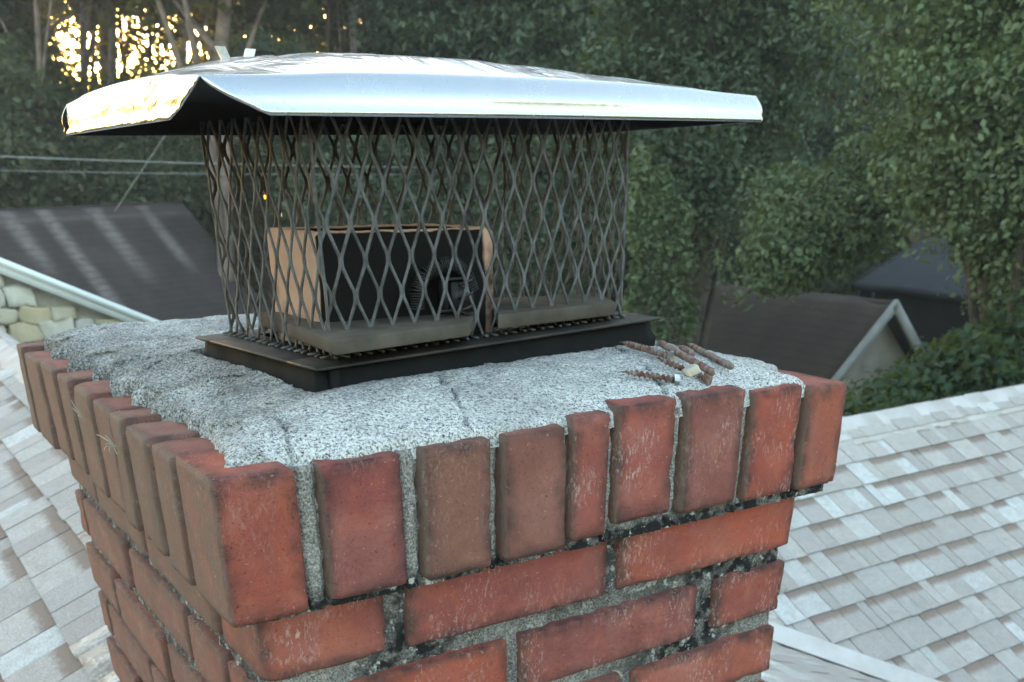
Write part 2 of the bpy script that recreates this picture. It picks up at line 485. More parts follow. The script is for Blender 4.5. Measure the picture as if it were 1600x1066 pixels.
# metal strip in the valley
vf = MB(); xv = np.linspace(1.0, 4.1, 12)
vl = np.stack([xv, [val(a) for a in xv], ZAR-TA*xv+.016], 1)
va = vl+np.array([-.10*cA, 0, .10*sA]); vb = vl+np.array([0, .10*cB, .10*sB])
for k in range(11):
    vf.addq([va[k], va[k+1], vl[k+1], vl[k]], [[0, 1, 2, 3]]); vf.addq([vl[k], vl[k+1], vb[k+1], vb[k]], [[0, 1, 2, 3]])
hadd('valley_flashing', vf.mesh('valley_flashing'), M['ridge'])
ridge_caps(np.array([8.1, YB, ZBR]), np.array([-1., 0, 0]), np.array([0, -cB, -sB]), np.array([0, cB, -sB]), 27, .26, .15)
ridge_caps(np.array([XR, 9.0, ZR]), np.array([0, -1., 0]), np.array([-cA, 0, -sA]), np.array([cA, 0, -sA]), 32, .26, .1)

# ------------------------------------------------------------------ chimney
LX, WY, HR, CB = .536, .655, .088, .0215
chimney = tag(empty('chimney', (LX/2, WY/2, -1.0)), 'weathered red brick chimney with grey cement crown and projecting top course', 'chimney')
def cadd(name, me, mat, parent=chimney):
    o = add(name, me, mat, parent)
    if parent is chimney: o.matrix_parent_inverse = Matrix.Translation(-chimney.location)
    return o
def cube_grid(n):
    g = np.linspace(-1, 1, n+1); g = np.sign(g)*np.abs(g)**.62
    idx = {}; V = []; F = []
    def vid(p):
        k = tuple(np.round(p, 5))
        if k not in idx: idx[k] = len(V); V.append(p)
        return idx[k]
    for ax in range(3):
        for sgn in (-1, 1):
            a, b = [(1, 2), (2, 0), (0, 1)][ax]
            for i in range(n):
                for j in range(n):
                    q = []
                    for (u, v) in ((i, j), (i+1, j), (i+1, j+1), (i, j+1)):
                        p = np.zeros(3); p[ax] = sgn; p[a] = g[u]; p[b] = g[v]; q.append(vid(p))
                    F.append(q if sgn > 0 else q[::-1])
    return np.array(V), np.array(F)
CG_HI = cube_grid(12); CG_LO = cube_grid(4)
def make_brick(name, x0, x1, y0, y1, z0, z1, hi=True, brown=0., salt=1., grime_shade=0., rad=.0026, amp=1.0, parent=chimney):
    V0, F = CG_HI if hi else CG_LO
    h = np.array([x1-x0, y1-y0, z1-z0])/2; c = np.array([x0+x1, y0+y1, z0+z1])/2
    P = V0*h
    seed = random.uniform(0, 500)
    rr = rad*random.uniform(.7, 1.4)
    inn = np.clip(P, -(h-rr), h-rr); d = P-inn; l = np.linalg.norm(d, axis=1)
    nd = np.where(l[:, None] > 1e-9, d/np.maximum(l, 1e-9)[:, None], 0)
    P = inn+nd*rr
    W = P+c
    if hi:
        lo = fbm(W, 28, 2, seed); hf = fbm(W, 160, 2, seed+9)
        ed = np.sort((h-np.abs(P)), axis=1)[:, 1]                   # distance to the nearest edge
        em = np.clip(1-ed/.014, 0, 1)
        chip = np.clip((fbm(W, 48, 3, seed+40)-.40)*3.5, 0, 1)*em
        nrm = V0/np.linalg.norm(V0, axis=1)[:, None]
        P = P+nd*(lo*.0006+hf*.0004)[:, None]*amp-nrm*(chip*.0024)[:, None]*amp
        # slight skew of each brick
        P[:, 0] += P[:, 2]*random.uniform(-.02, .02)
        edge = np.clip(1-ed/(.0075+.006*(lo+.5)), 0, 1)**.8
    else:
        ed = np.sort((h-np.abs(P)), axis=1)[:, 1]; edge = np.clip(1-ed/.008, 0, 1)
    me = mesh_np(name, P, F, True)
    attr(me, 'edge', edge*.95); attr(me, 'brown', np.full(len(P), brown)); attr(me, 'salt', np.full(len(P), salt))
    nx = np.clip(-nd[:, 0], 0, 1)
    attr(me, 'grime_shade', np.clip(grime_shade+1.1*np.clip(nx*1.8-.4, 0, 1)*(1 if z1 > -.05 else .4), 0, 1))
    o = cadd(name, me, M['brick'], parent)
    o.location = c
    return o
# top course of bricks on edge: front
FR = [(0, .050, 0, -.0905, .1, .3), (.0645, .1185, -.001, -.0875, .0, .35), (.132, .1835, 0, -.0885, .85, .3), (.193, .2455, .0005, -.088, .65, .1),
      (.2505, .2840, .004, -.0855, .1, 1.), (.2915, .3455, .0075, -.0790, .1, 1.), (.356, .4155, .0075, -.0825, .3, .8), (.4260, .4815, .0035, -.0845, .0, 1.), (.4885, .536, .0, -.0855, .25, .25)]
for i, (x0, x1, zt, zb_, br, sa) in enumerate(FR):
    dy = random.uniform(-.0015, .0015)
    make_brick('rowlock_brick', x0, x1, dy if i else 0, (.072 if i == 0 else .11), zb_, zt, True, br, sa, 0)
LF = [(.083, .132), (.142, .198), (.207, .243), (.2515, .308), (.319, .384), (.395, .447), (.459, .520), (.532, .610), (.619, .655)]
for i, (y0, y1) in enumerate(LF):
    y0, y1 = y0+.0012, y1-.0018
    zt = -.003+random.uniform(-.003, .002)
    dx = random.uniform(-.002, .002)
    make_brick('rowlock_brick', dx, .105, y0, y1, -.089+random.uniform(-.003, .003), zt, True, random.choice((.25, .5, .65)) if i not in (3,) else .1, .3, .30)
y = .120
while y < .60:                                                       # right and rear rows
    wd = random.uniform(.048, .056)
    make_brick('rowlock_brick', LX-.11, LX+random.uniform(-.002, .002), y, y+wd, -.087, .001, False, random.choice((0, .3, .7))); y += wd+.011
x = .12
while x < .50:
    wd = random.uniform(.048, .056)
    make_brick('rowlock_brick', x, x+wd, WY-.11, WY+random.uniform(-.002, .002), -.087, -.001, False, random.choice((0, .3, .7))); x += wd+.011
# courses of stretchers below
X0, X1, Y0, Y1 = CB, LX-CB, CB, WY-CB
DP = .085
front = {1: [(X0, .1105), (.1275, .3040), (.3165, X1)], 2: [(X0, .2100), (.2220, .4055), (.4285, X1-.002)], 3: [(X0, .1105), (.123, .326), (.338, X1-.005)]}
for k in range(1, 9):
    zt = -.0985-(k-1)*.0615+random.uniform(-.001, .001); zb_ = zt-.0475
    if k == 1: zt, zb_ = -.0872, -.1445
    rows = front.get(k) or (front[1] if k % 2 else front[2])
    for i, (a, b) in enumerate(rows):
        j = random.uniform(-.0015, .0015)
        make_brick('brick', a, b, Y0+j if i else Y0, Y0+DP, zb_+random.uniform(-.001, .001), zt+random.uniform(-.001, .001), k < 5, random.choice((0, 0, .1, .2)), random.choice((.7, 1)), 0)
    off = .0 if k % 2 else .095
    y = Y0+DP+.011 if k % 2 else Y0+DP+.008
    first = True
    while y < Y1-.02:
        ln = (.178 if not (first and not k % 2) else .09)*random.uniform(.97, 1.03); first = False
        y2 = min(y+ln, Y1)
        if Y1-y2 < .03: y2 = Y1
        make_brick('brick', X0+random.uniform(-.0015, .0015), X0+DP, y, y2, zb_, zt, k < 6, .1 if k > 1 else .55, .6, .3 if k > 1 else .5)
        y = y2+.011
    y = Y0+DP+.011
    while y < Y1-.02:
        y2 = min(y+.18, Y1)
        make_brick('brick', X1-DP, X1, y, y2, zb_, zt, False); y = y2+.011
    x = X0+DP+.011
    while x < X1-DP-.03:
        x2 = min(x+.17, X1-DP-.01)
        make_brick('brick', x, x2, Y1-DP, Y1, zb_, zt, False); x = x2+.011
# remaining courses down to the roof, one joined piece
low = MB(); k = 9
while -.0985-k*.0615 > -2.0:
    zt = -.0985-(k-1)*.0615; zb_ = zt-.0475
    s0 = .0 if k % 2 else .09
    for side in range(4):
        a0, a1 = (X0, X1) if side % 2 == 0 else (Y0+DP, Y1-DP)
        a = a0
        ln = .1 if k % 2 else .19
        while a < a1-.02:
            b = min(a+ln, a1); ln = .185
            if side == 0: low.box(a, b, Y0, Y0+DP, zb_, zt)
            elif side == 2: low.box(a, b, Y1-DP, Y1, zb_, zt)
            elif side == 1: low.box(X1-DP, X1, a, b, zb_, zt)
            else: low.box(X0, X0+DP, a, b, zb_, zt)
            a = b+.011
    k += 1
me = low.mesh('brick_courses')
for nm in ('edge', 'brown', 'grime_shade'): attr(me, nm, np.zeros(low.n))
attr(me, 'salt', np.ones(low.n)*.6)
cadd('brick_courses', me, M['brick'])['kind'] = 'stuff'

def grid_patch(p0, eu, ev, nu, nv):
    u, v = np.meshgrid(np.linspace(0, 1, nu+1), np.linspace(0, 1, nv+1), indexing='ij')
    P = np.asarray(p0)+u.reshape(-1, 1)*np.asarray(eu)+v.reshape(-1, 1)*np.asarray(ev)
    i, j = np.meshgrid(np.arange(nu), np.arange(nv), indexing='ij')
    a = i*(nv+1)+j
    F = np.stack([a, a+nv+1, a+nv+2, a+1], -1).reshape(-1, 4)
    return P, F
# mortar: four faces behind the rowlocks, four behind the stretchers
mo = MB(); dk = []
def mortar_face(p0, eu, ev, nrm, nu, nv, dark, amp=.0035, groove=None):
    P, F = grid_patch(p0, eu, ev, nu, nv)
    d = fbm(P, 60, 3, 3.3)*amp*(.45 if P[:, 2].max() > -.05 else 1)+fbm(P, 330, 1, 8.)*.0012
    if groove is not None:
        ge = np.min(np.abs(P[:, :1]-np.array(groove)[None]), 1)
        gm_ = np.exp(-(ge/.0022)**2)*(fbm(P, 90, 2, 77.)*.6+.75).clip(.1, 1.1)
        d = d-.006*gm_
    mo.addq(P+np.asarray(nrm)*d[:, None], F); dk.append(np.full(len(P), dark) if np.isscalar(dark) else dark(P))
rc = .0062
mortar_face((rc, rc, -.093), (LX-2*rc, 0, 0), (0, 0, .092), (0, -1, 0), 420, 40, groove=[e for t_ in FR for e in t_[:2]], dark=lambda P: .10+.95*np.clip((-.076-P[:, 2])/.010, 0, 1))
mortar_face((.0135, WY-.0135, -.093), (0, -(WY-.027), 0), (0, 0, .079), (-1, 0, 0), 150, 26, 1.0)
mortar_face((LX-rc, rc, -.093), (0, WY-2*rc, 0), (0, 0, .092), (1, 0, 0), 60, 10, .2)
mortar_face((LX-rc, WY-rc, -.093), (-(LX-2*rc), 0, 0), (0, 0, .092), (0, 1, 0), 60, 10, .2)
q = CB+.0065
mortar_face((q, q, -.42), (LX-2*q, 0, 0), (0, 0, .335), (0, -1, 0), 170, 110, lambda P: np.clip(.75+1.2*np.array([noise.noise(Vector((p[0]*9, p[2]*9, 4.))) for p in P]), .1, 1))
mortar_face((q, WY-q, -.46), (0, -(WY-2*q), 0), (0, 0, .375), (-1, 0, 0), 150, 90, .8)
mortar_face((LX-q, q, -.42), (0, WY-2*q, 0), (0, 0, .335), (1, 0, 0), 40, 30, .4)
mortar_face((LX-q, WY-q, -.42), (-(LX-2*q), 0, 0), (0, 0, .335), (0, 1, 0), 40, 30, .4)
me = mo.mesh('mortar', True); attr(me, 'dark', np.concatenate(dk))
cadd('mortar', me, M['mortar'])
co = MB().box(CB+.010, LX-CB-.010, CB+.010, WY-CB-.010, -2.0, -.085)
co.box(.016, LX-.016, .016, WY-.016, -.084, -.012)
me = co.mesh('mortar_core'); attr(me, 'dark', np.full(co.n, .5)); cadd('mortar_core', me, M['mortar'])

# cement crown: a height field with a ragged rim
CAPROT = .1208; CO = np.array([.1156, .1159, .0335])
def crown_z(d):
    return .0020+.0205*(1-np.exp(-np.clip(d, 0, 1)/.045))
def crown():
    nx, ny = 256, 312
    gu, gv = np.linspace(0, 1, nx+1), np.linspace(0, 1, ny+1)
    U, Vv = np.meshgrid(gu, gv, indexing='ij'); U = U.ravel(); Vv = Vv.ravel()
    XX, YY = U*LX, Vv*WY
    def outline(X, Y):
        P3 = np.stack([X, Y, X*0], 1)
        n1 = fbm(P3, 38, 3, 2.)
        fr = np.interp(X, [0, .055, .0645, .12, .14, .20, .29, .36, .42, .49, .536], [.024, .014, .009, .007, .006, .006, .005, .006, .004, .007, .007])+n1*.004
        lf = np.interp(Y, [0, .08, .14, .2, .25, .32, .4, .5, .6, .655], [.020, .030, .040, .032, .028, .030, .032, .024, .026, .036])+n1*.010
        joint = np.zeros_like(Y)
        for a, b in zip([t[1] for t in LF[:-1]], [t[0] for t in LF[1:]]): joint = np.maximum(joint, np.exp(-((Y-(a+b)/2)/.008)**2))
        lf = lf-joint*.009
        rt = .007+np.abs(n1)*.004+.036/(1+np.exp((Y-.052)/.004))
        bk = .006+np.abs(n1)*.004
        return fr, lf, rt, bk
    X, Y = XX.copy(), YY.copy()
    fr, lf, rt, bk = outline(XX*0+XX, YY)
    X = lf+(LX-lf-rt)*U
    Y = fr+(WY-fr-bk)*Vv
    P3 = np.stack([X, Y, X*0], 1)
    n1 = fbm(P3, 38, 3, 2.); n2 = fbm(P3, 120, 2, 5.); n3 = fbm(P3, 12, 2, 9.); n4 = fbm(P3, 330, 1, 1.)
    d = np.minimum(np.minimum(Vv*(WY-fr-bk), U*(LX-lf-rt)), np.minimum((1-U)*(LX-lf-rt), (1-Vv)*(WY-fr-bk)))
    z = crown_z(d)+n3*.0016+fbm(np.stack([X*14+Y*5, Y*60-X*20, X*0], 1), 1, 2, 31.)*.0013+n1*.0009+n2*.0007+n4*.0004
    c, s = math.cos(CAPROT), math.sin(CAPROT)
    u = c*(X-CO[0])+s*(Y-CO[1]); v = -s*(X-CO[0])+c*(Y-CO[1])
    dd = np.maximum(np.maximum(-u, u-.35), np.maximum(-v, v-.196))
    z = np.where(dd < .004, np.minimum(z, .0135), z)
    z = z+np.where(dd > .003, .0075*np.exp(-np.clip(dd-.003, 0, 1)/.03)*np.clip((.15-X)/.07, 0, 1)*np.clip((Y-.13)/.06, 0, 1), 0)
    lip = np.clip(d/.0045, 0, 1)
    z = np.where(d < .0045, -.008+(z+.008)*np.sqrt(np.clip(1-(1-lip)**2, 0, 1)), z)
    # cracks
    ck = np.zeros_like(X)
    def crack(pts, wd=.0013, dep=.006):
        nonlocal ck, z
        pts = np.array(pts)
        wob = .0035*np.array([1, 0])
        for (a, b) in zip(pts[:-1], pts[1:]):
            ab = b-a; t = np.clip(((X-a[0])*ab[0]+(Y-a[1])*ab[1])/(ab@ab), 0, 1)
            dx = X-(a[0]+t*ab[0])+n1*.004; dy = Y-(a[1]+t*ab[1])+n2*.003
            e = np.exp(-((dx*dx+dy*dy)/wd**2)); ck = np.maximum(ck, e)
    for px in ([(690, 610), (718, 635), (738, 660), (745, 672)], [(745, 672), (790, 676), (870, 655), (885, 648)], [(1020, 590), (1060, 612), (1085, 622)],
               [(430, 650), (452, 672), (440, 700)], [(150, 592), (215, 580), (330, 560)], [(150, 612), (180, 640), (260, 690)], [(960, 560), (1000, 578), (1040, 604)]):
        crack([on(a, b, 2, .012)[:2] for a, b in px])
    z = z-ck*.0045
    keep = d > -1
    i, j = np.meshgrid(np.arange(nx), np.arange(ny), indexing='ij')
    a = (i*(ny+1)+j).ravel()
    F = np.stack([a, a+ny+1, a+ny+2, a+1], -1)
    F = F[keep[F].all(1)]
    V = np.stack([X, Y, z], 1)
    used, inv = np.unique(F, return_inverse=True)
    me = mesh_np('cement_crown', V[used], inv.reshape(-1, 4), True)
    soot = .16+.42*np.exp(-np.clip(dd, 0, 1)/.040)+.50*np.clip((.20-X)/.2, 0, 1)*np.clip(.35+Y*1.8, 0, 1)+.25*np.clip(Y-.1, 0, .4)
    soot += .30*np.exp(-((X-.13)**2+(Y-.02)**2)/.006)*0
    soot -= .22*np.clip((.06-Y)/.05, 0, 1)*np.clip((X-.03)/.05, 0, 1)
    attr(me, 'soot', soot[used]); attr(me, 'crack', np.clip(ck[used]*(.75+.9*n1[used]), 0, .9))
    return cadd('cement_crown', me, M['crown'])
crown()

# clay flue liner standing inside the cage
FN = on(488, 363, 1, .192)
def flue():
    zt, zb_ = FN[2], .0
    c = np.array([FN[0], FN[1]]); a = -.02
    ex = np.array([math.cos(a), math.sin(a)]); ey = np.array([-math.sin(a), math.cos(a)])
    w_, d_ = .158, .108
    def ring0(off, r):
        pts = []
        for cx_, cy_, a0 in ((w_-r-off, r+off, -90), (w_-r-off, d_-r-off, 0), (r+off, d_-r-off, 90), (r+off, r+off, 180)):
            for k in range(6):
                t = R_(a0+k*18); pts.append((cx_+r*math.cos(t), cy_+r*math.sin(t)))
        out = []
        for a_, b_ in zip(pts, pts[1:]+pts[:1]):
            m_ = max(1, int(math.dist(a_, b_)/.006))
            out += [(a_[0]+(b_[0]-a_[0])*k/m_, a_[1]+(b_[1]-a_[1])*k/m_) for k in range(m_)]
        return np.array(out)
    ref_n = [None]
    def ring(off, r):                       # every ring gets the same number of points
        p = ring0(0, .012)
        c_ = np.array([w_/2, d_/2]); return c_+(p-c_)*np.array([1-2*off/w_, 1-2*off/d_])
    o_, i_ = ring(0, .012), ring(.011, .006); n = len(o_)
    V = []; so = []
    levels = [(o_, zb_), (o_, zb_+.05), (o_, zb_+.08), (o_, zt-.003), (ring(.002, .011), zt), (ring(.009, .007), zt), (i_, zt-.003), (i_, zb_)]
    for li, (rg, z) in enumerate(levels):
        for p in rg:
            q = c+ex*p[0]+ey*p[1]
            V.append((q[0], q[1], z+.0012*noise.noise(Vector((q[0]*90, q[1]*90, 1)))*(li > 2)))
            s_ = 0
            if p[1] < .012 and p[0] > .004: s_ = 1.0
            if p[0] > w_-.018: s_ = 0.25 if z > zt-.03 else .5
            if p[0] < .03 and z < .075: s_ = max(s_, .45)
            if p[0] < .03 and z >= .075: s_ = max(s_, .22)
            if li >= 6: s_ = 1
            if li in (4, 5): s_ = .2
            so.append(s_)
    F = []
    for l in range(len(levels)-1):
        for k in range(n):
            F.append([l*n+k, l*n+(k+1) % n, (l+1)*n+(k+1) % n, (l+1)*n+k])
    me = mesh_np('flue_liner', V, F, True); attr(me, 'soot', so)
    return cadd('flue_liner', me, M['flue'])
flue()

# ------------------------------------------------------------------ chimney cap
cap = tag(empty('spark_arrestor', tuple(CO)), 'galvanised spark arrestor with dark expanded mesh cage and bent sheet metal hood', 'chimney cap')
ex = np.array([math.cos(CAPROT), math.sin(CAPROT), .0182]); ey = np.array([-math.sin(CAPROT), math.cos(CAPROT), .0086])
ex /= np.linalg.norm(ex); ey = ey-ex*ex.dot(ey); ey /= np.linalg.norm(ey); ez = np.cross(ex, ey)
cap.matrix_world = Matrix(((ex[0], ey[0], ez[0], CO[0]), (ex[1], ey[1], ez[1], CO[1]), (ex[2], ey[2], ez[2], CO[2]), (0, 0, 0, 1)))
CAPINV = np.array(cap.matrix_world.inverted())
PL, PW = .352, .196
MX0, MX1, MY0, MY1 = .0278, .3264, .026, .186
# flange: four strips with mitred look, slightly folded lip
fl = MB()
fl.box(0, PL, 0, MY0+.016, -.0022, 0); fl.box(0, PL, MY1-.016, PW, -.0022, -.0002)
fl.box(.0002, MX0+.016, MY0+.016, MY1-.016, -.0022, -.0001); fl.box(MX1-.016, PL-.0002, MY0+.016, MY1-.016, -.0022, -.0001)
fo = fl.build('base_flange', M['flange'], cap)
bv = fo.modifiers.new('bevel', 'BEVEL'); bv.width = .0006; bv.segments = 2
# black sealant bed and skirt under the flange, ragged lower edge
def skirt():
    mb = MB()
    path = []
    ins = .006
    corners = [(ins, ins+.004), (PL-ins, ins+.004), (PL-ins, PW-ins), (ins, PW-ins)]
    for a, b in zip(corners, corners[1:]+corners[:1]):
        for k in range(40): path.append((a[0]+(b[0]-a[0])*k/40, a[1]+(b[1]-a[1])*k/40))
    path = np.array(path); n = len(path)
    ctr = path.mean(0)
    V = []
    for lv, (z, off) in enumerate(((-.0026, 0), (-.0055, .0015), (-.011, .002), (-.0175, .005), (-.026, .004))):
        for p in path:
            d_ = np.sign(p-ctr)*(np.abs(p-ctr) > np.array([PL/2-ins-.002, PW/2-ins-.008]))
            w_ = noise.noise(Vector((p[0]*60, p[1]*60, lv*.7)))
            V.append((p[0]+d_[0]*(off+w_*.0018*(lv > 0)), p[1]+d_[1]*(off+w_*.0018*(lv > 0)), z+(.002*w_ if lv > 2 else 0)))
    F = [[l*n+k, l*n+(k+1) % n, (l+1)*n+(k+1) % n, (l+1)*n+k] for l in range(4) for k in range(n)]
    mb.addq(V, F)
    return mb.build('sealant_skirt', M['skirt'], cap, True)
skirt()
sl = MB().box(.0125, .019, .0015, .0075, -.034, -.0035); sl.build('corner_strap', M['skirt'], cap)
# expanded metal cage: four panels of zigzag strands
MZ = .152
def cage_panel(length, height, feet=True):
    n = int(round(length/.0099)); n += n % 2
    ps = length/n
    period = .0470
    zs = np.concatenate([[0.0], np.linspace(.0012, height, 66)])
    mb = MB(); k = len(zs)
    ph = (zs-.004)/period*2*math.pi
    wv = np.clip(1.28*(2/math.pi)*np.arcsin(np.sin(ph)), -1, 1)
    wv = wv*.88
    hw, hd = .00112, .0006
    for i in range(n+1):
        sgn = 1 if i % 2 else -1
        x = i*ps+sgn*wv*ps/2
        x = np.clip(x, 0, length)
        y = .0012*noise.noise(Vector((i*.7, 3.1, length*9)))*np.sin(np.linspace(0, math.pi, k))+.0003*np.sin(ph+i)
        xw = x+.0006*np.array([noise.noise(Vector((i*.5, z*30, length))) for z in zs])
        tw = hw*(1+.25*np.abs(wv))
        V = np.stack([np.stack([xw-tw, y-hd, zs], 1), np.stack([xw+tw, y-hd, zs], 1), np.stack([xw+tw, y+hd, zs], 1), np.stack([xw-tw, y+hd, zs], 1)], 1).reshape(-1, 3)
        a, j = np.meshgrid(np.arange(k-1), np.arange(4), indexing='ij'); j2 = (j+1) % 4
        F = np.stack([a*4+j, a*4+j2, (a+1)*4+j2, (a+1)*4+j], -1).reshape(-1, 4)
        mb.addq(V, F)
        if feet:                                     # the strand foot is bent outwards on the flange
            x0 = xw[0]; fx = x0+sgn*.002
            mb.hexa(np.array([[x0-hw, -.0005, .0002], [fx-hw, -.0075, .0002], [fx+hw, -.0075, .0002], [x0+hw, -.0005, .0002],
                              [x0-hw, -.0005, .0022], [fx-hw, -.0075, .0014], [fx+hw, -.0075, .0014], [x0+hw, -.0005, .0022]]))
    return mb
for nm, (ox, oy, rot, ln) in enumerate(((MX0, MY0, 0, MX1-MX0), (MX1, MY0, 90, MY1-MY0), (MX1, MY1, 180, MX1-MX0), (MX0, MY1, 270, MY1-MY0))):
    o = cage_panel(ln, MZ).build('mesh_panel', M['cage'], cap)
    o.location = (ox, oy, .0004); o.rotation_euler = (0, 0, R_(rot))

# hood: bent sheet with four flaps; the near corner is open
def hood():
    N = on(325, 179, 2, .1803); Rr = on(1190, 190, 0, .572); Lf = on(105, 212, 1, .350); B = np.array([.556, .400, .1925])
    nu, nv = 72, 40
    def cornerz(u, v):
        return (1-u)*(1-v)*N+u*(1-v)*Rr+u*v*B+(1-u)*v*Lf
    flap = lambda s: .0195+.0055*math.sin(math.pi*s)**.7
    def dome(u, v):
        a = min(1, u/.30); a = math.sin(a*math.pi/2)**1.1
        b = min(1, (1-u)/.80); b = math.sin(b*math.pi/2)**.85
        c_ = 1-abs(2*v-1)**2.3
        return .0235*a*b*c_
    V = []; F = []; id_ = {}
    def vert(key, p):
        if key not in id_: id_[key] = len(V); V.append(p)
        return id_[key]
    gu = [(.5-.5*math.cos(math.pi*i/nu))*.5+.5*i/nu for i in range(nu+1)]
    gv = [(.5-.5*math.cos(math.pi*i/nv))*.5+.5*i/nv for i in range(nv+1)]
    def top(i, j):
        u, v = gu[i], gv[j]
        p = cornerz(u, v).copy()
        inset = .004
        edge = min(u*.52, (1-u)*.52, v*.26, (1-v)*.26)
        fz = flap(u) if v < .5 else flap(u)
        zf = (flap(u)*(1-min(1, min(v, 1-v)*6))+flap(v)*(1-min(1, min(u, 1-u)*6)))
        w1 = max(0, 1-min(v, 1-v)*6); w2 = max(0, 1-min(u, 1-u)*6)
        zz = (flap(u)*w1+flap(v)*w2+.022*(.0001))/(w1+w2+.0001) if (w1+w2) > 0 else .022
        p[2] += zz+dome(u, v)
        dent = .0022*noise.noise(Vector((u*5, v*4, 2)))+.0009*noise.noise(Vector((u*13, v*9, 7)))
        p[2] += dent*min(1, edge*25)
        # pull the fold line in a little
        q_ = cornerz(.003+.992*u, .030+.945*v); p[:2] = q_[:2]
        return p
    for i in range(nu):
        for j in range(nv):
            q = []
            for a, b in ((i, j), (i+1, j), (i+1, j+1), (i, j+1)): q.append(vert((a, b), top(a, b)))
            F.append(q)
    # flaps: from the fold ring down to the lower edge, with a small outward lip
    nl = 8
    def flap_strip(keys, lower, tag_, cut0, cut1):
        m = len(keys)-1
        prev = None
        for l in range(1, nl+1):
            row = []
            t = l/nl
            for s_ in range(m+1):
                s = s_/m
                # ragged cut at the flap ends
                s2 = s
                a0, a1 = cut0*t**1.15, 1-cut1*t
                s2 = a0+(a1-a0)*s
                top_p = np.array(V[id_[keys[s_]]]) if l == 0 else None
                k0 = s2*m; ka = min(int(k0), m-1); fr_ = k0-ka
                fp = np.array(V[id_[keys[ka]]])*(1-fr_)+np.array(V[id_[keys[ka+1]]])*fr_
                lo = lower(s2)
                p = fp*(1-t)+lo*t
                out = (lo-cornerz(.5, .5)); out[2] = 0; out /= np.linalg.norm(out)
                p = p+out*(.0035*(.25 if tag_ == 'l' else 1)*math.sin(math.pi*t)-.0010*math.exp(-((t-.80)/.10)**2)+(.0015 if l >= nl-1 else 0))
                row.append(vert((tag_, l, s_), p))
            up = [id_[k] for k in keys] if l == 1 else prev
            for s_ in range(m): F.append([up[s_], row[s_], row[s_+1], up[s_+1]])
            prev = row
    gul = gu; gvl = gv
    flap_strip([(i, 0) for i in range(nu+1)], lambda s: cornerz(np.interp(s, np.linspace(0, 1, nu+1), gul), 0).copy(), 'f', .120, .004)
    flap_strip([(0, j) for j in range(nv, -1, -1)], lambda s: cornerz(0, np.interp(1-s, np.linspace(0, 1, nv+1), gvl)).copy(), 'l', .0, .26)
    flap_strip([(nu, j) for j in range(nv+1)], lambda s: cornerz(1, np.interp(s, np.linspace(0, 1, nv+1), gvl)).copy(), 'r', .004, .004)
    flap_strip([(i, nv) for i in range(nu, -1, -1)], lambda s: cornerz(np.interp(1-s, np.linspace(0, 1, nu+1), gul), 1).copy(), 'b', .004, .0)
    V = np.array(V)
    Vl = (np.c_[V, np.ones(len(V))]@CAPINV.T)[:, :3]
    me = mesh_np('hood', Vl, F, True)
    wr = np.full(len(V), .05)
    for k_, i_ in id_.items():
        if k_[0] == 'l': wr[i_] = .5
        elif k_[0] not in ('f', 'r', 'b'): wr[i_] = .52*min(1, k_[1]/6, ) if k_[0] > 3 else .4
    attr(me, 'wrinkle', wr)
    o = add('hood', me, M['hood'], cap)
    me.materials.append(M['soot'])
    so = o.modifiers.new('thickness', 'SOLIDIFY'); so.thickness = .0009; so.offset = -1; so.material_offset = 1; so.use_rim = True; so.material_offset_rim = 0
    return o
hood()
# wing nut and bolt on the hood's far shoulder
wn_ = MB()
bp = on(372, 108, 1, .24)
def loc(p): return (np.append(p, 1)@CAPINV.T)[:3]
b0 = loc(bp)
for sgn in (-1, 1):
    p1 = b0+np.array([sgn*.006, 0, .0]); p2 = b0+np.array([sgn*.0125, sgn*.002, .0125])
    sd_ = np.array([.0032, .0, 0]); th = np.array([0, .0012, 0])
    V = np.array([p1-sd_-th, p1+sd_-th, p1+sd_+th, p1-sd_+th, p2-sd_*1.1-th, p2+sd_*1.1-th, p2+sd_*1.1+th, p2-sd_*1.1+th])
    wn_.hexa(V)
wn_.tube([b0+np.array([0, 0, -.012]), b0+np.array([0, 0, .006])], .003, 10)
wn_.tube([b0+np.array([0, 0, -.002]), b0+np.array([0, 0, .003])], .0065, 12)
wn_.build('wing_nut', M['zinc'], cap)

# things inside the cage: two dusty boards and an old spring damper
def board(name, label, pts, z0, z1):
    c = np.mean(pts, 0)
    V = [(*(p-c), 0) for p in pts]+[(*(p-c), z1-z0) for p in pts]
    o = add(name, mesh_np(name, V, BOXF), M['slab'], None, (c[0], c[1], z0))
    b = o.modifiers.new('bevel', 'BEVEL'); b.width = .0012; b.segments = 2
    tag(o, label, 'board', 'boards in the cage')
def bpt(px, py, z): return on(px, py, 2, z)[:2]
zs_ = .053
board('cover_board', 'long dusty tan board inside the cage in front of the clay flue', np.array([bpt(522, 532, zs_), bpt(733, 504, zs_), bpt(752, 478, zs_), bpt(402, 488, zs_)])[[0, 1, 2, 3]], zs_-.010, zs_)
board('cover_board', 'dusty board at the right end of the cage beside the flue', np.array([bpt(778, 492, zs_+.002), bpt(962, 472, zs_+.002), bpt(938, 458, zs_+.002), bpt(768, 466, zs_+.002)]), zs_-.009, zs_+.002)
dm = tag(empty('damper_hardware', tuple(on(690, 488, 2, zs_+.0005))), 'sooty coil spring and bracket lying in the cage against the flue', 'damper')
D0 = np.array(dm.location)
fx = np.array([math.cos(-.02), math.sin(-.02), 0]); fy = np.array([-fx[1], fx[0], 0]); fzv = np.array([0, 0, 1.])
def dpt(px, py):                                    # on the plane just in front of the flue face
    yy = FN[1]-.016
    p = on(px, py, 1, yy); return p-D0
arc = []
ctrl = np.array([dpt(652, 484), dpt(652, 455), dpt(662, 430), dpt(685, 415), dpt(708, 412), dpt(728, 428), dpt(738, 455)])
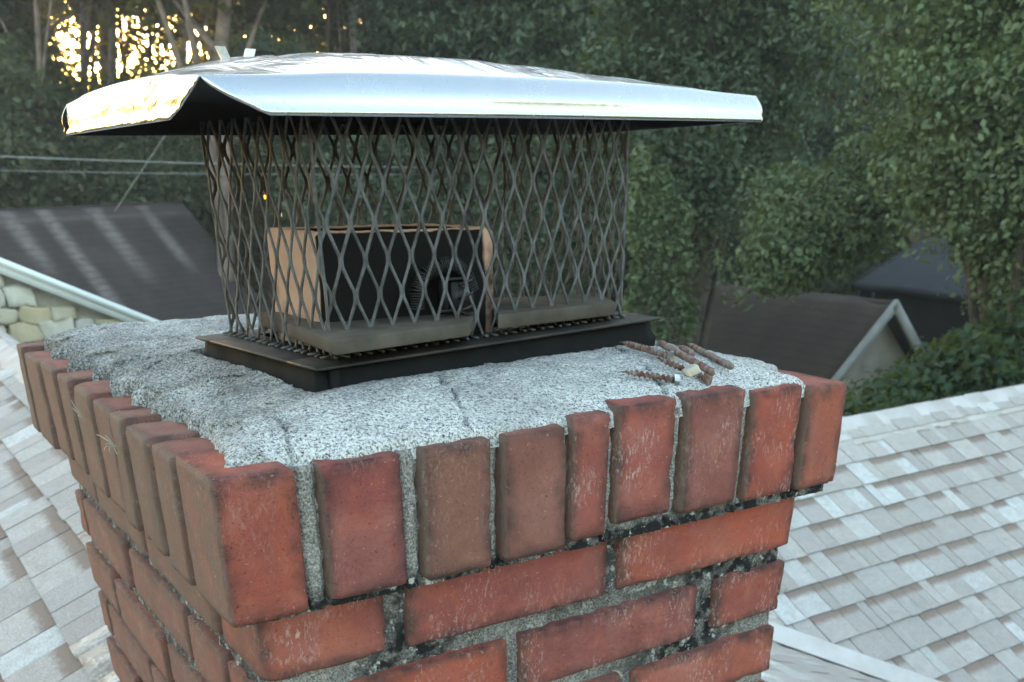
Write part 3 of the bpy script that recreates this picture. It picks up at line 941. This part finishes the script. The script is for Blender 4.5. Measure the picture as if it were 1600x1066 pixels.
tt = np.linspace(0, len(ctrl)-1, 700)
base = np.stack([np.interp(tt, np.arange(len(ctrl)), ctrl[:, k]) for k in range(3)], 1)
for _ in range(40): base[1:-1] = (base[:-2]+base[1:-1]+base[2:])/3
T = np.gradient(base, axis=0); T /= np.linalg.norm(T, axis=1)[:, None]
Nn = np.array([0, 1., 0]); Bn = np.cross(T, Nn); Bn /= np.linalg.norm(Bn, axis=1)[:, None]
an = np.linspace(0, 2*math.pi*44, 700)
hel = base+.0052*(np.cos(an)[:, None]*Nn+np.sin(an)[:, None]*Bn)
MB().tube(hel, .00075, 5).build('coil_spring', M['dmetal'], dm, True)
br = MB()
def brk(px0, py0, px1, py1, dy, th):
    a = dpt(px0, py1)+np.array([0, dy, 0]); b = dpt(px1, py0)+np.array([0, dy, 0])
    br.box(min(a[0], b[0]), max(a[0], b[0]), a[1], a[1]+th, min(a[2], b[2]), max(a[2], b[2]))
brk(690, 432, 737, 438, -.006, .012); brk(690, 438.5, 694, 488, -.006, .012); brk(704, 438.5, 736, 488, -.004, .008); brk(676, 482, 700, 488, -.008, .001)
br.build('bracket', M['dmetal'], dm)
MB().tube([dpt(716, 492)+np.array([.005*math.cos(a), -.012+.005*math.sin(a), .0015*a]) for a in np.linspace(0, 20, 90)], .0011, 5).build('coil_spring', M['dmetal'], dm, True)

# rusty lag screws on the crown
def screw(name, label, pa, pb, z, tip_first=True, head=True, rad=.0026):
    def lay(p):
        zz = .015
        for _ in range(6):
            q = on(*p, 2, zz); zz = crown_z(min(q[1]-.006, LX-q[0]-.008))+rad+z+.0022
        return q
    a, b = lay(pa), lay(pb)
    L_ = np.linalg.norm(b-a); dx = (b-a)/L_
    root = tag(empty(name, tuple(a)), label, 'screw', 'rusty screws on the cement crown')
    up = np.array([0, 0, 1.]); sd_ = np.cross(up, dx)
    n, k = int(L_/.0004), 14
    s = np.linspace(0, L_, n); th = np.linspace(0, 2*math.pi, k, endpoint=False)
    S, TH = np.meshgrid(s, th, indexing='ij')
    pitch = .0042
    saw = np.abs(((S/pitch-TH/(2*math.pi)) % 1)-.5)*2
    taper = np.clip(S/(.012), .12, 1)
    rr = rad*taper*(.56+.54*np.clip((saw-.45)/.4, 0, 1))
    rr[-1] = .0002; rr[-2] *= .8
    P = S[..., None]*dx+rr[..., None]*(np.cos(TH)[..., None]*sd_+np.sin(TH)[..., None]*up)
    i, j = np.meshgrid(np.arange(n-1), np.arange(k), indexing='ij'); j2 = (j+1) % k
    F = np.stack([i*k+j, i*k+j2, (i+1)*k+j2, (i+1)*k+j], -1).reshape(-1, 4)
    add('threaded_shank', mesh_np('threaded_shank', P.reshape(-1, 3), F, True), M['rust'], root)
    if head:
        mb = MB(); a6 = np.arange(6)*math.pi/3
        lo = [L_*dx+.0050*(math.cos(t)*sd_+math.sin(t)*up) for t in a6]; hi_ = [p+dx*.0042 for p in lo]
        V = lo+hi_+[L_*dx, (L_+.0048)*dx]
        Fh = [[i, (i+1) % 6, 6+(i+1) % 6, 6+i] for i in range(6)]+[[12, (i+1) % 6, i, i] for i in range(6)]+[[13, 6+i, 6+(i+1) % 6, 6+(i+1) % 6] for i in range(6)]
        mb.addq(V, Fh); mb.build('hex_head', M['zinc'] if head == 2 else M['rust'], root)
    return root
screw('lag_screw', 'rusty screw nearest the cage flange, pointing at its corner', (969, 534), (1049, 557), .0005, head=2)
screw('lag_screw', 'rusty screw running down to the pale chip at the front of the pile', (1022, 557), (1102, 590), .0025)
screw('lag_screw', 'long rusty screw crossing the middle of the pile', (1026, 533), (1114, 582), .0035, head=False)
screw('lag_screw', 'short rusty screw wedged between the two rear screws', (1058, 540), (1083, 553), .0025, head=False)
screw('lag_screw', 'dark rusty screw at the rear right of the pile', (1072, 537), (1143, 573), .0, head=False)
screw('lag_screw', 'rusty screw lying alone in front with a bright head', (968, 580), (1052, 593), .0, head=2)
cp = np.array(on(1080, 578, 2, .0275))
mb = MB()
cg = CG_LO[0]*np.array([.0068, .0052, .0050]); ln_ = np.linalg.norm(CG_LO[0], axis=1)[:, None]
cg = cg/ln_**.6
cg = cg+np.array([[.0018*noise.noise(Vector((p[0]*260, p[1]*260, p[2]*260+k))) for k in (0, 5, 9)] for p in cg])
cg += np.array([[.0032*noise.noise(Vector((p[0]*150+7, p[1]*150, p[2]*150+k*3))) for k in (0, 5, 9)] for p in cg])
cg[:, 2] = cg[:, 2]*.55+.3*cg[:, 0]
tag(add('masonry_chip', mesh_np('masonry_chip', cg, CG_LO[1]), M['chip'], None, tuple(cp)), 'pale cream chip resting on the rusty screws', 'chip')

# dry wisps caught in the joints of the left face
for px, py, lab, n_ in ((186, 702, 'pale dry wisp sticking out between the left bricks', 7), (133, 657, 'tiny dry wisp on the brick edge further back', 4)):
    a = on(px, py, 0, -.002)
    mb = MB(); g_ = random.Random(px)
    for k in range(n_):
        e = np.array([g_.uniform(-.012, -.003), g_.uniform(-.012, .012), g_.uniform(-.012, .018)]); m_ = e*.5+np.array([-.004, 0, .006])
        t_ = np.linspace(0, 1, 7)[:, None]
        mb.tube(2*m_*t_*(1-t_)+e*t_*t_, np.linspace(.0005, .00025, 7), 4)
    o = mb.build('dry_wisp', M['chip']); o.location = a
    tag(o, lab, 'plant', 'dry wisps')

# ------------------------------------------------------------------ neighbouring buildings
# stone gable with a white rake board
YW = 8.6
ra, rb = on(-260, 302, 1, YW), on(430, 575, 1, YW)
sg = tag(empty('stone_gable', (float(ra[0]), YW, -5.2)), 'cream field stone gable wall under a white sloping rake board', 'wall')
S0 = np.array(sg.location)
def sadd(name, me, mat):
    o = add(name, me, mat, sg); o.matrix_parent_inverse = Matrix.Translation(-sg.location); return o
wz = lambda x: ra[2]+(rb[2]-ra[2])*(x-ra[0])/(rb[0]-ra[0])
x1w = float(rb[0])
wv_ = MB().hexa(np.array([[ra[0], YW+.06, -5.2], [x1w, YW+.06, -5.2], [x1w, YW+.3, -5.2], [ra[0], YW+.3, -5.2],
                          [ra[0], YW+.06, wz(ra[0])-.05], [x1w, YW+.06, wz(x1w)-.05], [x1w, YW+.3, wz(x1w)-.05], [ra[0], YW+.3, wz(ra[0])-.05]]))
sadd('mortar_wall', wv_.mesh('mortar_wall'), M['wallS'])
bd = MB()
def rake(y0, y1, o0, o1):
    bd.hexa(np.array([[ra[0], y0, wz(ra[0])+o0], [x1w, y0, wz(x1w)+o0], [x1w, y1, wz(x1w)+o0], [ra[0], y1, wz(ra[0])+o0],
                      [ra[0], y0, wz(ra[0])+o1], [x1w, y0, wz(x1w)+o1], [x1w, y1, wz(x1w)+o1], [ra[0], y1, wz(ra[0])+o1]]))
rake(YW-.10, YW-.06, -.115, .0); rake(YW-.14, YW-.101, -.045, .012); rake(YW-.06, YW+.3, -.03, -.004)
sadd('rake_board', bd.mesh('rake_board'), M['trim'])
z = -2.55
while z < 1.5:
    hgt = random.uniform(.11, .19)
    x = ra[0]
    while x < x1w:
        wd = random.uniform(.12, .27)
        if z+hgt < wz(x+wd)-.06 and z > -2.5:
            c = np.array([x+wd/2, YW+.03, z+hgt/2])
            V = CG_LO[0]/np.linalg.norm(CG_LO[0], axis=1)[:, None]**.34*np.array([wd*.53, .05, hgt*.53])
            V = V+np.array([[.045*noise.noise(Vector((p[0]*7+x*9, p[1]*7+k, p[2]*7+z*9))) for k in (0, 4, 8)] for p in V])
            o = sadd('stone', mesh_np('stone', V, CG_LO[1], True), M['stone']); o.location = c
        x += wd
    z += hgt

def roof_plane(P0, P1, D, length, nu=60, nv=30, thick=.12):
    """a roof slab from ridge P0-P1 down along D"""
    P, F = grid_patch(P0, P1-P0, D*length, nu, nv)
    nrm = np.cross(P1-P0, D); nrm /= np.linalg.norm(nrm)
    if nrm[2] < 0: nrm = -nrm
    return P, F, nrm
# brown streaked roof on the left
P0, P1 = at(-140, 347, 19.6), at(286, 326, 22)
h = P1-P0; h[2] = 0; h /= np.linalg.norm(h)
dn = np.array([h[1], -h[0], 0]); D = dn*math.cos(R_(38))+np.array([0, 0, -math.sin(R_(38))])
lh = tag(empty('neighbour_house', (*(((P0+P1)/2)[:2]), -5.2)), 'house with dark brown roof and pale vertical streaks behind the white rake', 'house')
def padd(name, me, mat, root):
    o = add(name, me, mat, root); o.matrix_parent_inverse = Matrix.Translation(-root.location); return o
P, F, nr = roof_plane(P0, P1, D, 4.6, 90, 36)
me = mesh_np('roof', P, F)
u = np.repeat(np.linspace(0, 1, 91), 37); v = np.tile(np.linspace(0, 1, 37), 91)
uc = [project(np.array([P0+(P1-P0)*t]))[0, 0] for t in np.linspace(0, 1, 91)]
st = np.zeros(len(P))
for px_, wpx, ln in ((5, 14, .36), (64, 13, .75), (142, 15, .45), (218, 12, .42)):
    u0 = np.interp(px_, uc, np.linspace(0, 1, 91)); uw = wpx/(uc[-1]-uc[0])
    st = np.maximum(st, np.clip(1.3-np.abs(u-u0)/uw*1.0, 0, 1)*np.clip((ln-v)/(.35*ln), 0, 1)*.9)
st = np.maximum(st, np.exp(-((v-.045)/.012)**2)*.8)
attr(me, 'streak', st); attr(me, 'down', v*4.6)
roofo = padd('roof', me, M['roofL'], lh)
so = roofo.modifiers.new('thickness', 'SOLIDIFY'); so.thickness = .12; so.offset = -1
D2 = -dn*math.cos(R_(38))+np.array([0, 0, -math.sin(R_(38))])
P, F, nr = roof_plane(P0, P1, D2, 4.6, 6, 4)
me = mesh_np('roof', P-np.array([0, 0, .01]), F); attr(me, 'streak', np.zeros(len(P))); attr(me, 'down', np.zeros(len(P))); padd('roof', me, M['roofL'], lh)
E0, E1, G0, G1 = P0+D*4.2, P1+D*4.2, P0+D2*4.2, P1+D2*4.2
wm = MB().hexa(np.array([[E0[0], E0[1], -5.2], [E1[0], E1[1], -5.2], [G1[0], G1[1], -5.2], [G0[0], G0[1], -5.2], E0-[0, 0, .2], E1-[0, 0, .2], G1-[0, 0, .2], G0-[0, 0, .2]]))
padd('wall', wm.mesh('wall'), M['wallG'], lh)
rc_ = MB().tube([P0+[0, 0, .03], P1+[0, 0, .03]], .10, 6); padd('ridge_cap', rc_.mesh('ridge_cap'), M['roofL'], lh)

# gabled house on the right: ridge runs away along Y
def gable_house(name, label, peak, ridge_len, rd, pitch, half, mats, wall_drop=2.2, boards=True):
    rd = np.array([rd[0], rd[1], 0.]); rd /= np.linalg.norm(rd)
    sd_ = np.array([-rd[1], rd[0], 0.])               # to the left of the ridge direction
    root = tag(empty(name, (peak[0], peak[1], -5.2)), label, 'house')
    far = peak+rd*ridge_len
    for s in (1, -1):
        Dn = sd_*s*math.cos(R_(pitch))+np.array([0, 0, -math.sin(R_(pitch))])
        P, F, nr = roof_plane(peak-rd*.25, far, Dn, half/math.cos(R_(pitch)), 40, 16)
        P = P+np.outer(np.array([.03*noise.noise(Vector((p[0]*1.3, p[1]*1.3, p[2]))) for p in P]), nr)
        me = mesh_np('roof', P, F, True); v = np.tile(np.linspace(0, 1, 17), 41); u = np.repeat(np.linspace(0, 1, 41), 17)
        attr(me, 'streak', np.clip(np.exp(-v/.10)*.7+.25*(np.sin(u*60)*.5), 0, 1))
        attr(me, 'down', v*half/math.cos(R_(pitch)))
        o = padd('roof', me, mats[0], root)
        m_ = o.modifiers.new('thickness', 'SOLIDIFY'); m_.thickness = .09; m_.offset = -1 if (np.cross(far-peak, Dn)[2] > 0) else 1
        if boards:
            a = peak-rd*.26+np.array([0, 0, -.01]); b = a+Dn*(half/math.cos(R_(pitch)))
            mb = MB(); n_ = np.cross(rd, Dn); n_ /= np.linalg.norm(n_); n_ = n_ if n_[2] > 0 else -n_
            w_ = .12
            mb.hexa(np.array([a-rd*.03-n_*w_, b-rd*.03-n_*w_, b+rd*.02-n_*w_, a+rd*.02-n_*w_, a-rd*.03+n_*.02, b-rd*.03+n_*.02, b+rd*.02+n_*.02, a+rd*.02+n_*.02]))
            padd('barge_board', mb.mesh('barge_board'), mats[2], root)
    e = half-.25; zd = math.tan(R_(pitch))*e
    prof = [(-e, -5.2-peak[2]), (e, -5.2-peak[2]), (e, -zd-.1), (0, -.12), (-e, -zd-.1)]
    V = [peak+sd_*a+np.array([0, 0, b]) for a, b in prof]+[far+sd_*a+np.array([0, 0, b]) for a, b in prof]
    me = bpy.data.meshes.new('wall')
    me.from_pydata([tuple(p) for p in V], [], [(0, 4, 3, 2, 1), (5, 6, 7, 8, 9)]+[(i, (i+1) % 5, 5+(i+1) % 5, 5+i) for i in range(5)])
    padd('wall', me, mats[1], root)
    return root, rd, sd_
pk = at(1374, 466, 15.0); fr_ = at(860, 418, 20.2)
gh, grd, gsd = gable_house('neighbour_house', 'house with mossy brown roof and pale gable boards below the overhanging tree', pk, float(np.linalg.norm((fr_-pk)[:2])), (fr_-pk)[:2], 40, 2.6, (M['roofR'], M['wallG'], M['barge']))
pk2 = at(1372, 400, 21.5)
gh2, _, _ = gable_house('neighbour_house', 'house with dark slate grey roof half hidden behind the gabled brown one', at(1385, 418, 21.5), 6.5, (at(1700, 410, 22.5)-at(1385, 418, 21.5))[:2], 32, 2.9, (M['roofG'], M['darkwall'], M['darkwall']))
gh3, _, _ = gable_house('neighbour_shed', 'dark open shed with black eaves under the tree at far right', at(1470, 372, 17.5), 4.5, (at(1760, 420, 15.5)-at(1470, 372, 17.5))[:2], 24, 1.4, (M['roofG'], M['darkwall'], M['darkwall']))

# ------------------------------------------------------------------ overhead cables
def cable(label, pts, r):
    pts = np.array(pts); c = pts[0].copy()
    tag(add('overhead_cable', MB().tube(pts-c, r, 6).mesh('overhead_cable', True), M['wire'], None, tuple(c)), label, 'cable', 'overhead cables')
def sag(a, b, s, n=24):
    t = np.linspace(0, 1, n)[:, None]; p = a+(b-a)*t; p[:, 2] -= (4*s*t*(1-t))[:, 0]; return p
cable('upper pale cable strung level in front of the left trees', sag(at(-420, 226, 15), at(700, 262, 20), .05), .008)
cable('thin lower cable strung level in front of the left trees', sag(at(-420, 255, 15.5), at(700, 272, 20), .05), .005)
cable('slanting guy cable rising from the brown roof ridge', sag(at(179, 331, 20.8), at(312, 130, 20), 0.0), .008)

# ------------------------------------------------------------------ trees
def leaf_mesh(name, centres, radii, per, size, mat, seed, flat=.75, droop=0.):
    g = np.random.default_rng(seed)
    n = len(centres)*per
    C_ = np.repeat(centres, per, 0); R2 = np.repeat(radii, per)[:, None]
    d = g.normal(size=(n, 3)); d /= np.linalg.norm(d, axis=1)[:, None]
    rr = g.random((n, 1))**.45
    P = C_+d*rr*R2*np.array([1, 1, flat])
    nrm = d*.7+np.array([0, 0, .55])+g.normal(size=(n, 3))*.55
    nrm /= np.linalg.norm(nrm, axis=1)[:, None]
    a = g.normal(size=(n, 3)); a[:, 2] -= droop; a -= nrm*(a*nrm).sum(1)[:, None]; a /= np.linalg.norm(a, axis=1)[:, None]
    b = np.cross(nrm, a)
    s = size*(.6+.8*g.random((n, 1)))
    V = np.stack([P-a*s*.5, P+b*s*.28+nrm*s*.08, P+a*s*.55-nrm*s*.06, P-b*s*.28+nrm*s*.08], 1).reshape(-1, 3)
    k = np.arange(n)[:, None]*4
    F = np.concatenate([k+np.array([[0, 1, 2]]), k+np.array([[0, 2, 3]])], 1).reshape(-1, 3)
    me = mesh_np(name, V, F)
    me.materials.append(mat)
    return me
def clumps(lobes, n, seed, hole=0.0, crad=.4):
    """clump centres spread through ellipsoid lobes (centre, radii)"""
    g = np.random.default_rng(seed)
    vol = np.array([r[0]*r[1]*r[2] for _, r in lobes])**.75; vol /= vol.sum()
    out = []; rad = []
    for (c, r), f_ in zip(lobes, vol):
        m = max(4, int(n*f_))
        d = g.normal(size=(m*3, 3)); d /= np.linalg.norm(d, axis=1)[:, None]
        p = d*(g.random((m*3, 1))**.38)
        keep = []
        for q in p:
            w_ = c+q*np.array(r)
            if noise.noise(Vector(w_*.9))*.5+.5 > hole*g.random()*2: keep.append(w_)
            if len(keep) >= m: break
        out += keep; rad += list(crad*(.6+.8*g.random(len(keep))))
    return np.array(out), np.array(rad)
def trunk_mesh(base, top, r0, lobes, seed, branches=7, bmin=.3):
    g = random.Random(seed); mb = MB()
    base = np.array(base, float); top = np.array(top, float)
    n = 12; t = np.linspace(0, 1, n)[:, None]
    pts = base+(top-base)*t
    for i in range(1, n): pts[i, :2] += np.array([noise.noise(Vector((seed, i*.4, 0))), noise.noise(Vector((seed, i*.4, 9)))])*r0*1.2
    mb.tube(pts-base, np.linspace(r0, r0*.35, n), 9)
    for k in range(branches):
        c, r = lobes[k % len(lobes)]
        i = g.randint(int(n*bmin), n-2)
        a = pts[i]; e = np.array(c)+np.array([g.uniform(-.7, .7)*r[0], g.uniform(-.7, .7)*r[1], g.uniform(-.5, .7)*r[2]])
        mid = (a+e)/2+np.array([g.uniform(-.2, .2), g.uniform(-.2, .2), g.uniform(0, .4)])
        s = np.linspace(0, 1, 9)[:, None]
        q = a*(1-s)**2+2*mid*s*(1-s)+e*s*s
        mb.tube(q-base, np.linspace(r0*.38, r0*.07, 9), 6)
    return mb.mesh('trunk', True)
def lobe(px, py, dist, rx, ry, rd=None):
    c = at(px, py, dist); k = dist/1670
    rx, ry = rx*k, ry*k
    rd = rd or (rx+ry)/2
    # radii in world axes: isotropic in plan
    return (c, np.array([(rx+rd)/2, (rx+rd)/2, ry]))
def tree(name, label, trunk_px, dist, lobes, n, per, size, mat, seed, r0=.16, crad=.4, hole=.3, group=None, bark='bark', top_px=None, cat='tree', branches=7, droop=0., bmin=.3):
    lb = [lobe(*l) for l in lobes]
    top = at(top_px[0], top_px[1], dist) if top_px else max((c for c, r in lb), key=lambda c: c[2])
    b = at(trunk_px, 600, dist); b[2] = -5.25
    root = tag(empty(name, tuple(b)), label, cat, group)
    add('trunk', trunk_mesh(b, top, r0, lb, seed, branches, bmin), M[bark], root)
    c, r = clumps(lb, n, seed, hole, crad)
    add('crown', leaf_mesh('crown', c-b, r, per, size, mat, seed, droop=droop), None, root)
    return root
G1, G2, G3 = 'broadleaf trees right of the cap', 'dark trees behind the cap', 'trees on the left beyond the brown roof'
# right, near
tree('broadleaf_tree', 'large near broadleaf tree filling the right edge with pale green leaves', 1760, 10.0,
     [(1560, 120, 10, 170, 160), (1600, 290, 9.6, 130, 110), (1470, 310, 9.8, 130, 65), (1700, 200, 10, 160, 300), (1440, 160, 10.6, 70, 90), (1520, -120, 10.5, 220, 120)],
     560, 110, .062, M['leafR'], 11, .22, .32, .6, G1, droop=.5, branches=18)
tree('broadleaf_tree', 'broadleaf bough hanging over the brown gabled roof', 1800, 12.2,
     [(1225, 395, 11.5, 85, 45), (1300, 350, 11.8, 110, 50), (1400, 290, 12.2, 110, 70), (1240, 310, 12.3, 80, 40), (1195, 435, 11.4, 25, 22)],
     270, 110, .066, M['leafR'], 12, .17, .30, .5, G1, droop=.5, top_px=(1700, 60), bmin=.85)
tree('broadleaf_tree', 'bushy broadleaf tree just right of the mesh cage', 1080, 14.5,
     [(1060, 300, 14.0, 90, 130), (1100, 180, 14.6, 120, 110), (1180, 90, 15, 140, 110), (1010, 130, 15, 100, 120), (1120, -60, 15, 200, 100)],
     500, 100, .080, M['leafM'], 13, .2, .40, .5, G1, droop=.3, branches=16)
tree('broadleaf_tree', 'dark crooked tree with bare limbs and sky gaps above the overhanging bough', 1450, 27,
     [(1300, 40, 26, 90, 90), (1370, -60, 26, 160, 80), (1270, 200, 26, 80, 110), (1380, 230, 26, 110, 60)],
     240, 70, .12, M['leafM'], 14, .34, .5, .5, G1, branches=12, top_px=(1450, -120))
# behind the cap
for i, (px, py, d, rx, ry, lab) in enumerate(((900, 60, 20, 130, 190, 'dark tree rising above the right half of the hood'), (760, 60, 22, 130, 220, 'dark tree rising above the middle of the hood'),
        (690, 50, 23, 100, 210, 'dark tree rising behind the highest part of the hood'), (880, 330, 19, 170, 120, 'dark low tree seen through the right half of the mesh cage'), (600, 330, 21, 190, 130, 'dark low tree seen through the left half of the mesh cage'))):
    tree('forest_tree', lab, px, d, [(px, py, d, rx, ry), (px-60, py-120, d+1, rx*.8, ry*.6), (px+70, py+60, d-.6, rx*.7, ry*.5)], 420, 70, .13, M['leafM'], 30+i, .2, .55, .25, G2)
# left
for i, (px, py, d, rx, ry, lab) in enumerate(((-30, 210, 25, 130, 130, 'greyish broadleaf tree at the left frame edge'), (120, 240, 27, 120, 90, 'greyish broadleaf tree behind the left roof ridge'), (270, 225, 28, 120, 90, 'greyish broadleaf tree half behind the mesh cage'),
        (420, 170, 27, 120, 90, 'greyish tree behind the near corner of the hood'), (220, 295, 26.5, 170, 45, 'low green bush row tree just above the brown roof'), (-60, 90, 27, 110, 110, 'tall hazy tree at the top left corner'))):
    tree('broadleaf_tree', lab, px, d, [(px, py, d, rx, ry), (px-50, py+40, d-1, rx*.7, ry*.6), (px+60, py+20, d+.6, rx*.7, ry*.7)], 380, 70, .15, M['leafL'], 50+i, .2, .6, .25, G3)
# tall pines against the sunset, thin crowns
for i, (px, wpx, d, lab) in enumerate(((336, 31, 20.5, 'thick grey pine trunk rising above the bent hood corner'), (122, 15, 30, 'pine trunk beside the setting sun'), (168, 16, 31, 'pine trunk just right of the setting sun'),
        (286, 10, 30, 'slim pine trunk left of the thick one'), (232, 8, 33, 'slim dark pine trunk amid the yellow sky gaps'), (44, 13, 25, 'pale pine trunk near the top left corner'), (552, 14, 29, 'pine trunk glowing orange above the hood'), (508, 10, 31, 'thin pine trunk above the hood peak'),
        (480, 9, 33, 'thin reddish pine trunk above the left slope of the hood'))):
    tree('pine_tree', lab, px, d, [(px-30, -200, d, 200, 130), (px+60, -60, d+1, 120, 60), (px-70, -20, d+2, 70, 40)], 160, 45, .20, M['leafD'], 70+i, wpx*d/1670/2*1.1, .6, .5, 'tall pines against the sunset', 'pinebark', (px+6, -420))
# backdrop wood
far_spec = []
for i, px in enumerate(range(-420, 2150, 118)):
    d = 36+5*((i*37) % 7)/7
    far_spec.append((px, d))
for i, (px, d) in enumerate(far_spec):
    gap = 40 < px < 380
    lobes = [(px, 250 if gap else 210, d, 110, 80 if gap else 120), (px+30, 330, d-1, 120, 90), (px-30, 420, d-2, 120, 60)]
    if gap:
        n, hole = 200, .35
        lobes += [(px, -170, d+2, 150, 90), (px+40, -420, d+2, 170, 170), (px, -680, d+1, 150, 150)]; n = 1300
    elif 400 < px < 620:
        lobes += [(px, 60, d, 100, 110), (px-20, -60, d, 100, 90)]; lobes += [(px+20, -300, d+1, 150, 170), (px, -620, d+1, 150, 170)]; n, hole = 260, .6
    elif 1250 < px < 1420:
        lobes += [(px, 60, d, 110, 110), (px+20, -330, d+1, 160, 180), (px-20, -620, d+1, 150, 170)]; n, hole = 420, .6
    else:
        lobes += [(px, 40, d, 120, 160), (px-20, -120, d, 140, 130)]; lobes += [(px+20, -330, d+1, 160, 180), (px-20, -620, d+1, 150, 170)]; n, hole = 800, .2
    tree('forest_tree', 'far forest tree in the dark wood closing the view', px, d, lobes, n, 60, .30, M['leafD'], 100+i, .25, 1.1, hole, 'far wood')
# dense undergrowth closing the wood at ground level
gu_ = np.random.default_rng(5)
az = gu_.uniform(R_(-25), R_(85), 1500); dd_ = gu_.uniform(29, 35, 1500)
uc_ = np.stack([CAM[0]+np.sin(az)*dd_, CAM[1]+np.cos(az)*dd_, -5.2+3.6*gu_.random(1500)**1.3], 1)
tag(add('undergrowth', leaf_mesh('undergrowth', uc_, np.full(1500, .95), 46, .30, M['leafD'], 6)), 'dark leafy undergrowth along the foot of the far wood', 'undergrowth', None, 'stuff')
# unseen trees added behind the camera to block low warm horizon light
for i in range(13):
    az = R_(95+i*18.5)
    d = 27+6*((i*5) % 4)/4
    b = np.array([math.sin(az)*d, math.cos(az)*d, -5.25])
    lb = [(b+np.array([0, 0, 3.5]), np.array([4.2, 4.2, 3.5])), (b+np.array([1.5, 1, 7.5]), np.array([3.8, 3.8, 3.6]))]
    root = tag(empty('forest_tree', tuple(b)), 'unseen forest tree added behind the viewer to block horizon light', 'tree', 'wood behind the viewer')
    add('trunk', trunk_mesh(b, b+np.array([0, 0, 9.]), .25, lb, 300+i), M['bark'], root)
    c, r = clumps(lb, 190, 300+i, .2, 1.2)
    add('crown', leaf_mesh('crown', c-b, r, 45, .42, M['leafD'], 300+i), None, root)
# low sun gaps: broken foliage in front of the glow
tree('forest_tree', 'thin leafed tree breaking up the yellow sunset sky', 200, 33, [(90, 20, 33, 110, 80), (210, 40, 33.5, 120, 90), (300, 60, 33, 80, 60), (420, 20, 34, 90, 90)], 130, 26, .18, M['leafD'], 150, .2, .75, .55, 'far wood')
# dark shrubs in front of the right houses
for i, (px, py, d, rx, ry, lab) in enumerate(((1425, 655, 8.2, 80, 55, 'dark green shrub just beyond the roof ridge by the brick corner'), (1540, 590, 8.6, 100, 60, 'dark green shrub under the slate roof'), (1650, 545, 9, 100, 70, 'dark green shrub at the right frame edge'), (1350, 700, 7.6, 70, 50, 'low dark shrub beside the projecting corner brick'))):
    tree('shrub', lab, px, d, [(px, py, d, rx, ry), (px+40, py+40, d-.3, rx*.8, ry*.7), (px-30, py+60, d-.2, rx*.8, ry*.9)], 260, 70, .075, M['leafS'], 170+i, .07, .27, .2, 'shrubs beyond the ridge', cat='shrub', branches=5)
# vines hanging in front of the brown roof
for i, (px, y0, y1, lab) in enumerate(((1000, 250, 500, 'leafy vine hanging beside the cage edge'), (1030, 280, 525, 'middle of the three hanging vines'), (1065, 330, 510, 'right vine of the three hanging ones'))):
    d = 12.4
    a = at(px, y0, d)
    root = tag(empty('hanging_vine', tuple(a)), lab, 'vine', 'vines hanging before the brown roof')
    pts = np.array([at(px+6*math.sin(k*.9+i), y0+(y1-y0)*k/14, d)-a for k in range(15)])
    MB().tube(pts, .012, 5).build('stem', M['bark'], root, True)
    cc = np.repeat(pts, 3, 0)+np.random.default_rng(i).normal(size=(45, 3))*np.array([.05, .05, .06])
    add('foliage', leaf_mesh('foliage', cc, np.full(45, .13), 34, .075, M['leafR'], 200+i, 1.0, .6), None, root)

# ------------------------------------------------------------------ evening haze
hz = MB().box(-70, 90, -40, 75, -6.4, 42)
t = NT('evening_haze')
pv = t.n('VolumePrincipled'); pv.inputs['Density'].default_value = .0024; pv.inputs['Anisotropy'].default_value = .45
pv.inputs['Color'].default_value = (.92, .94, 1, 1)
t.t.nodes.remove(t.b); t.L(pv.outputs[0], t.t.nodes['Material Output'].inputs['Volume'])
tag(hz.build('haze', t.m), kind='stuff')
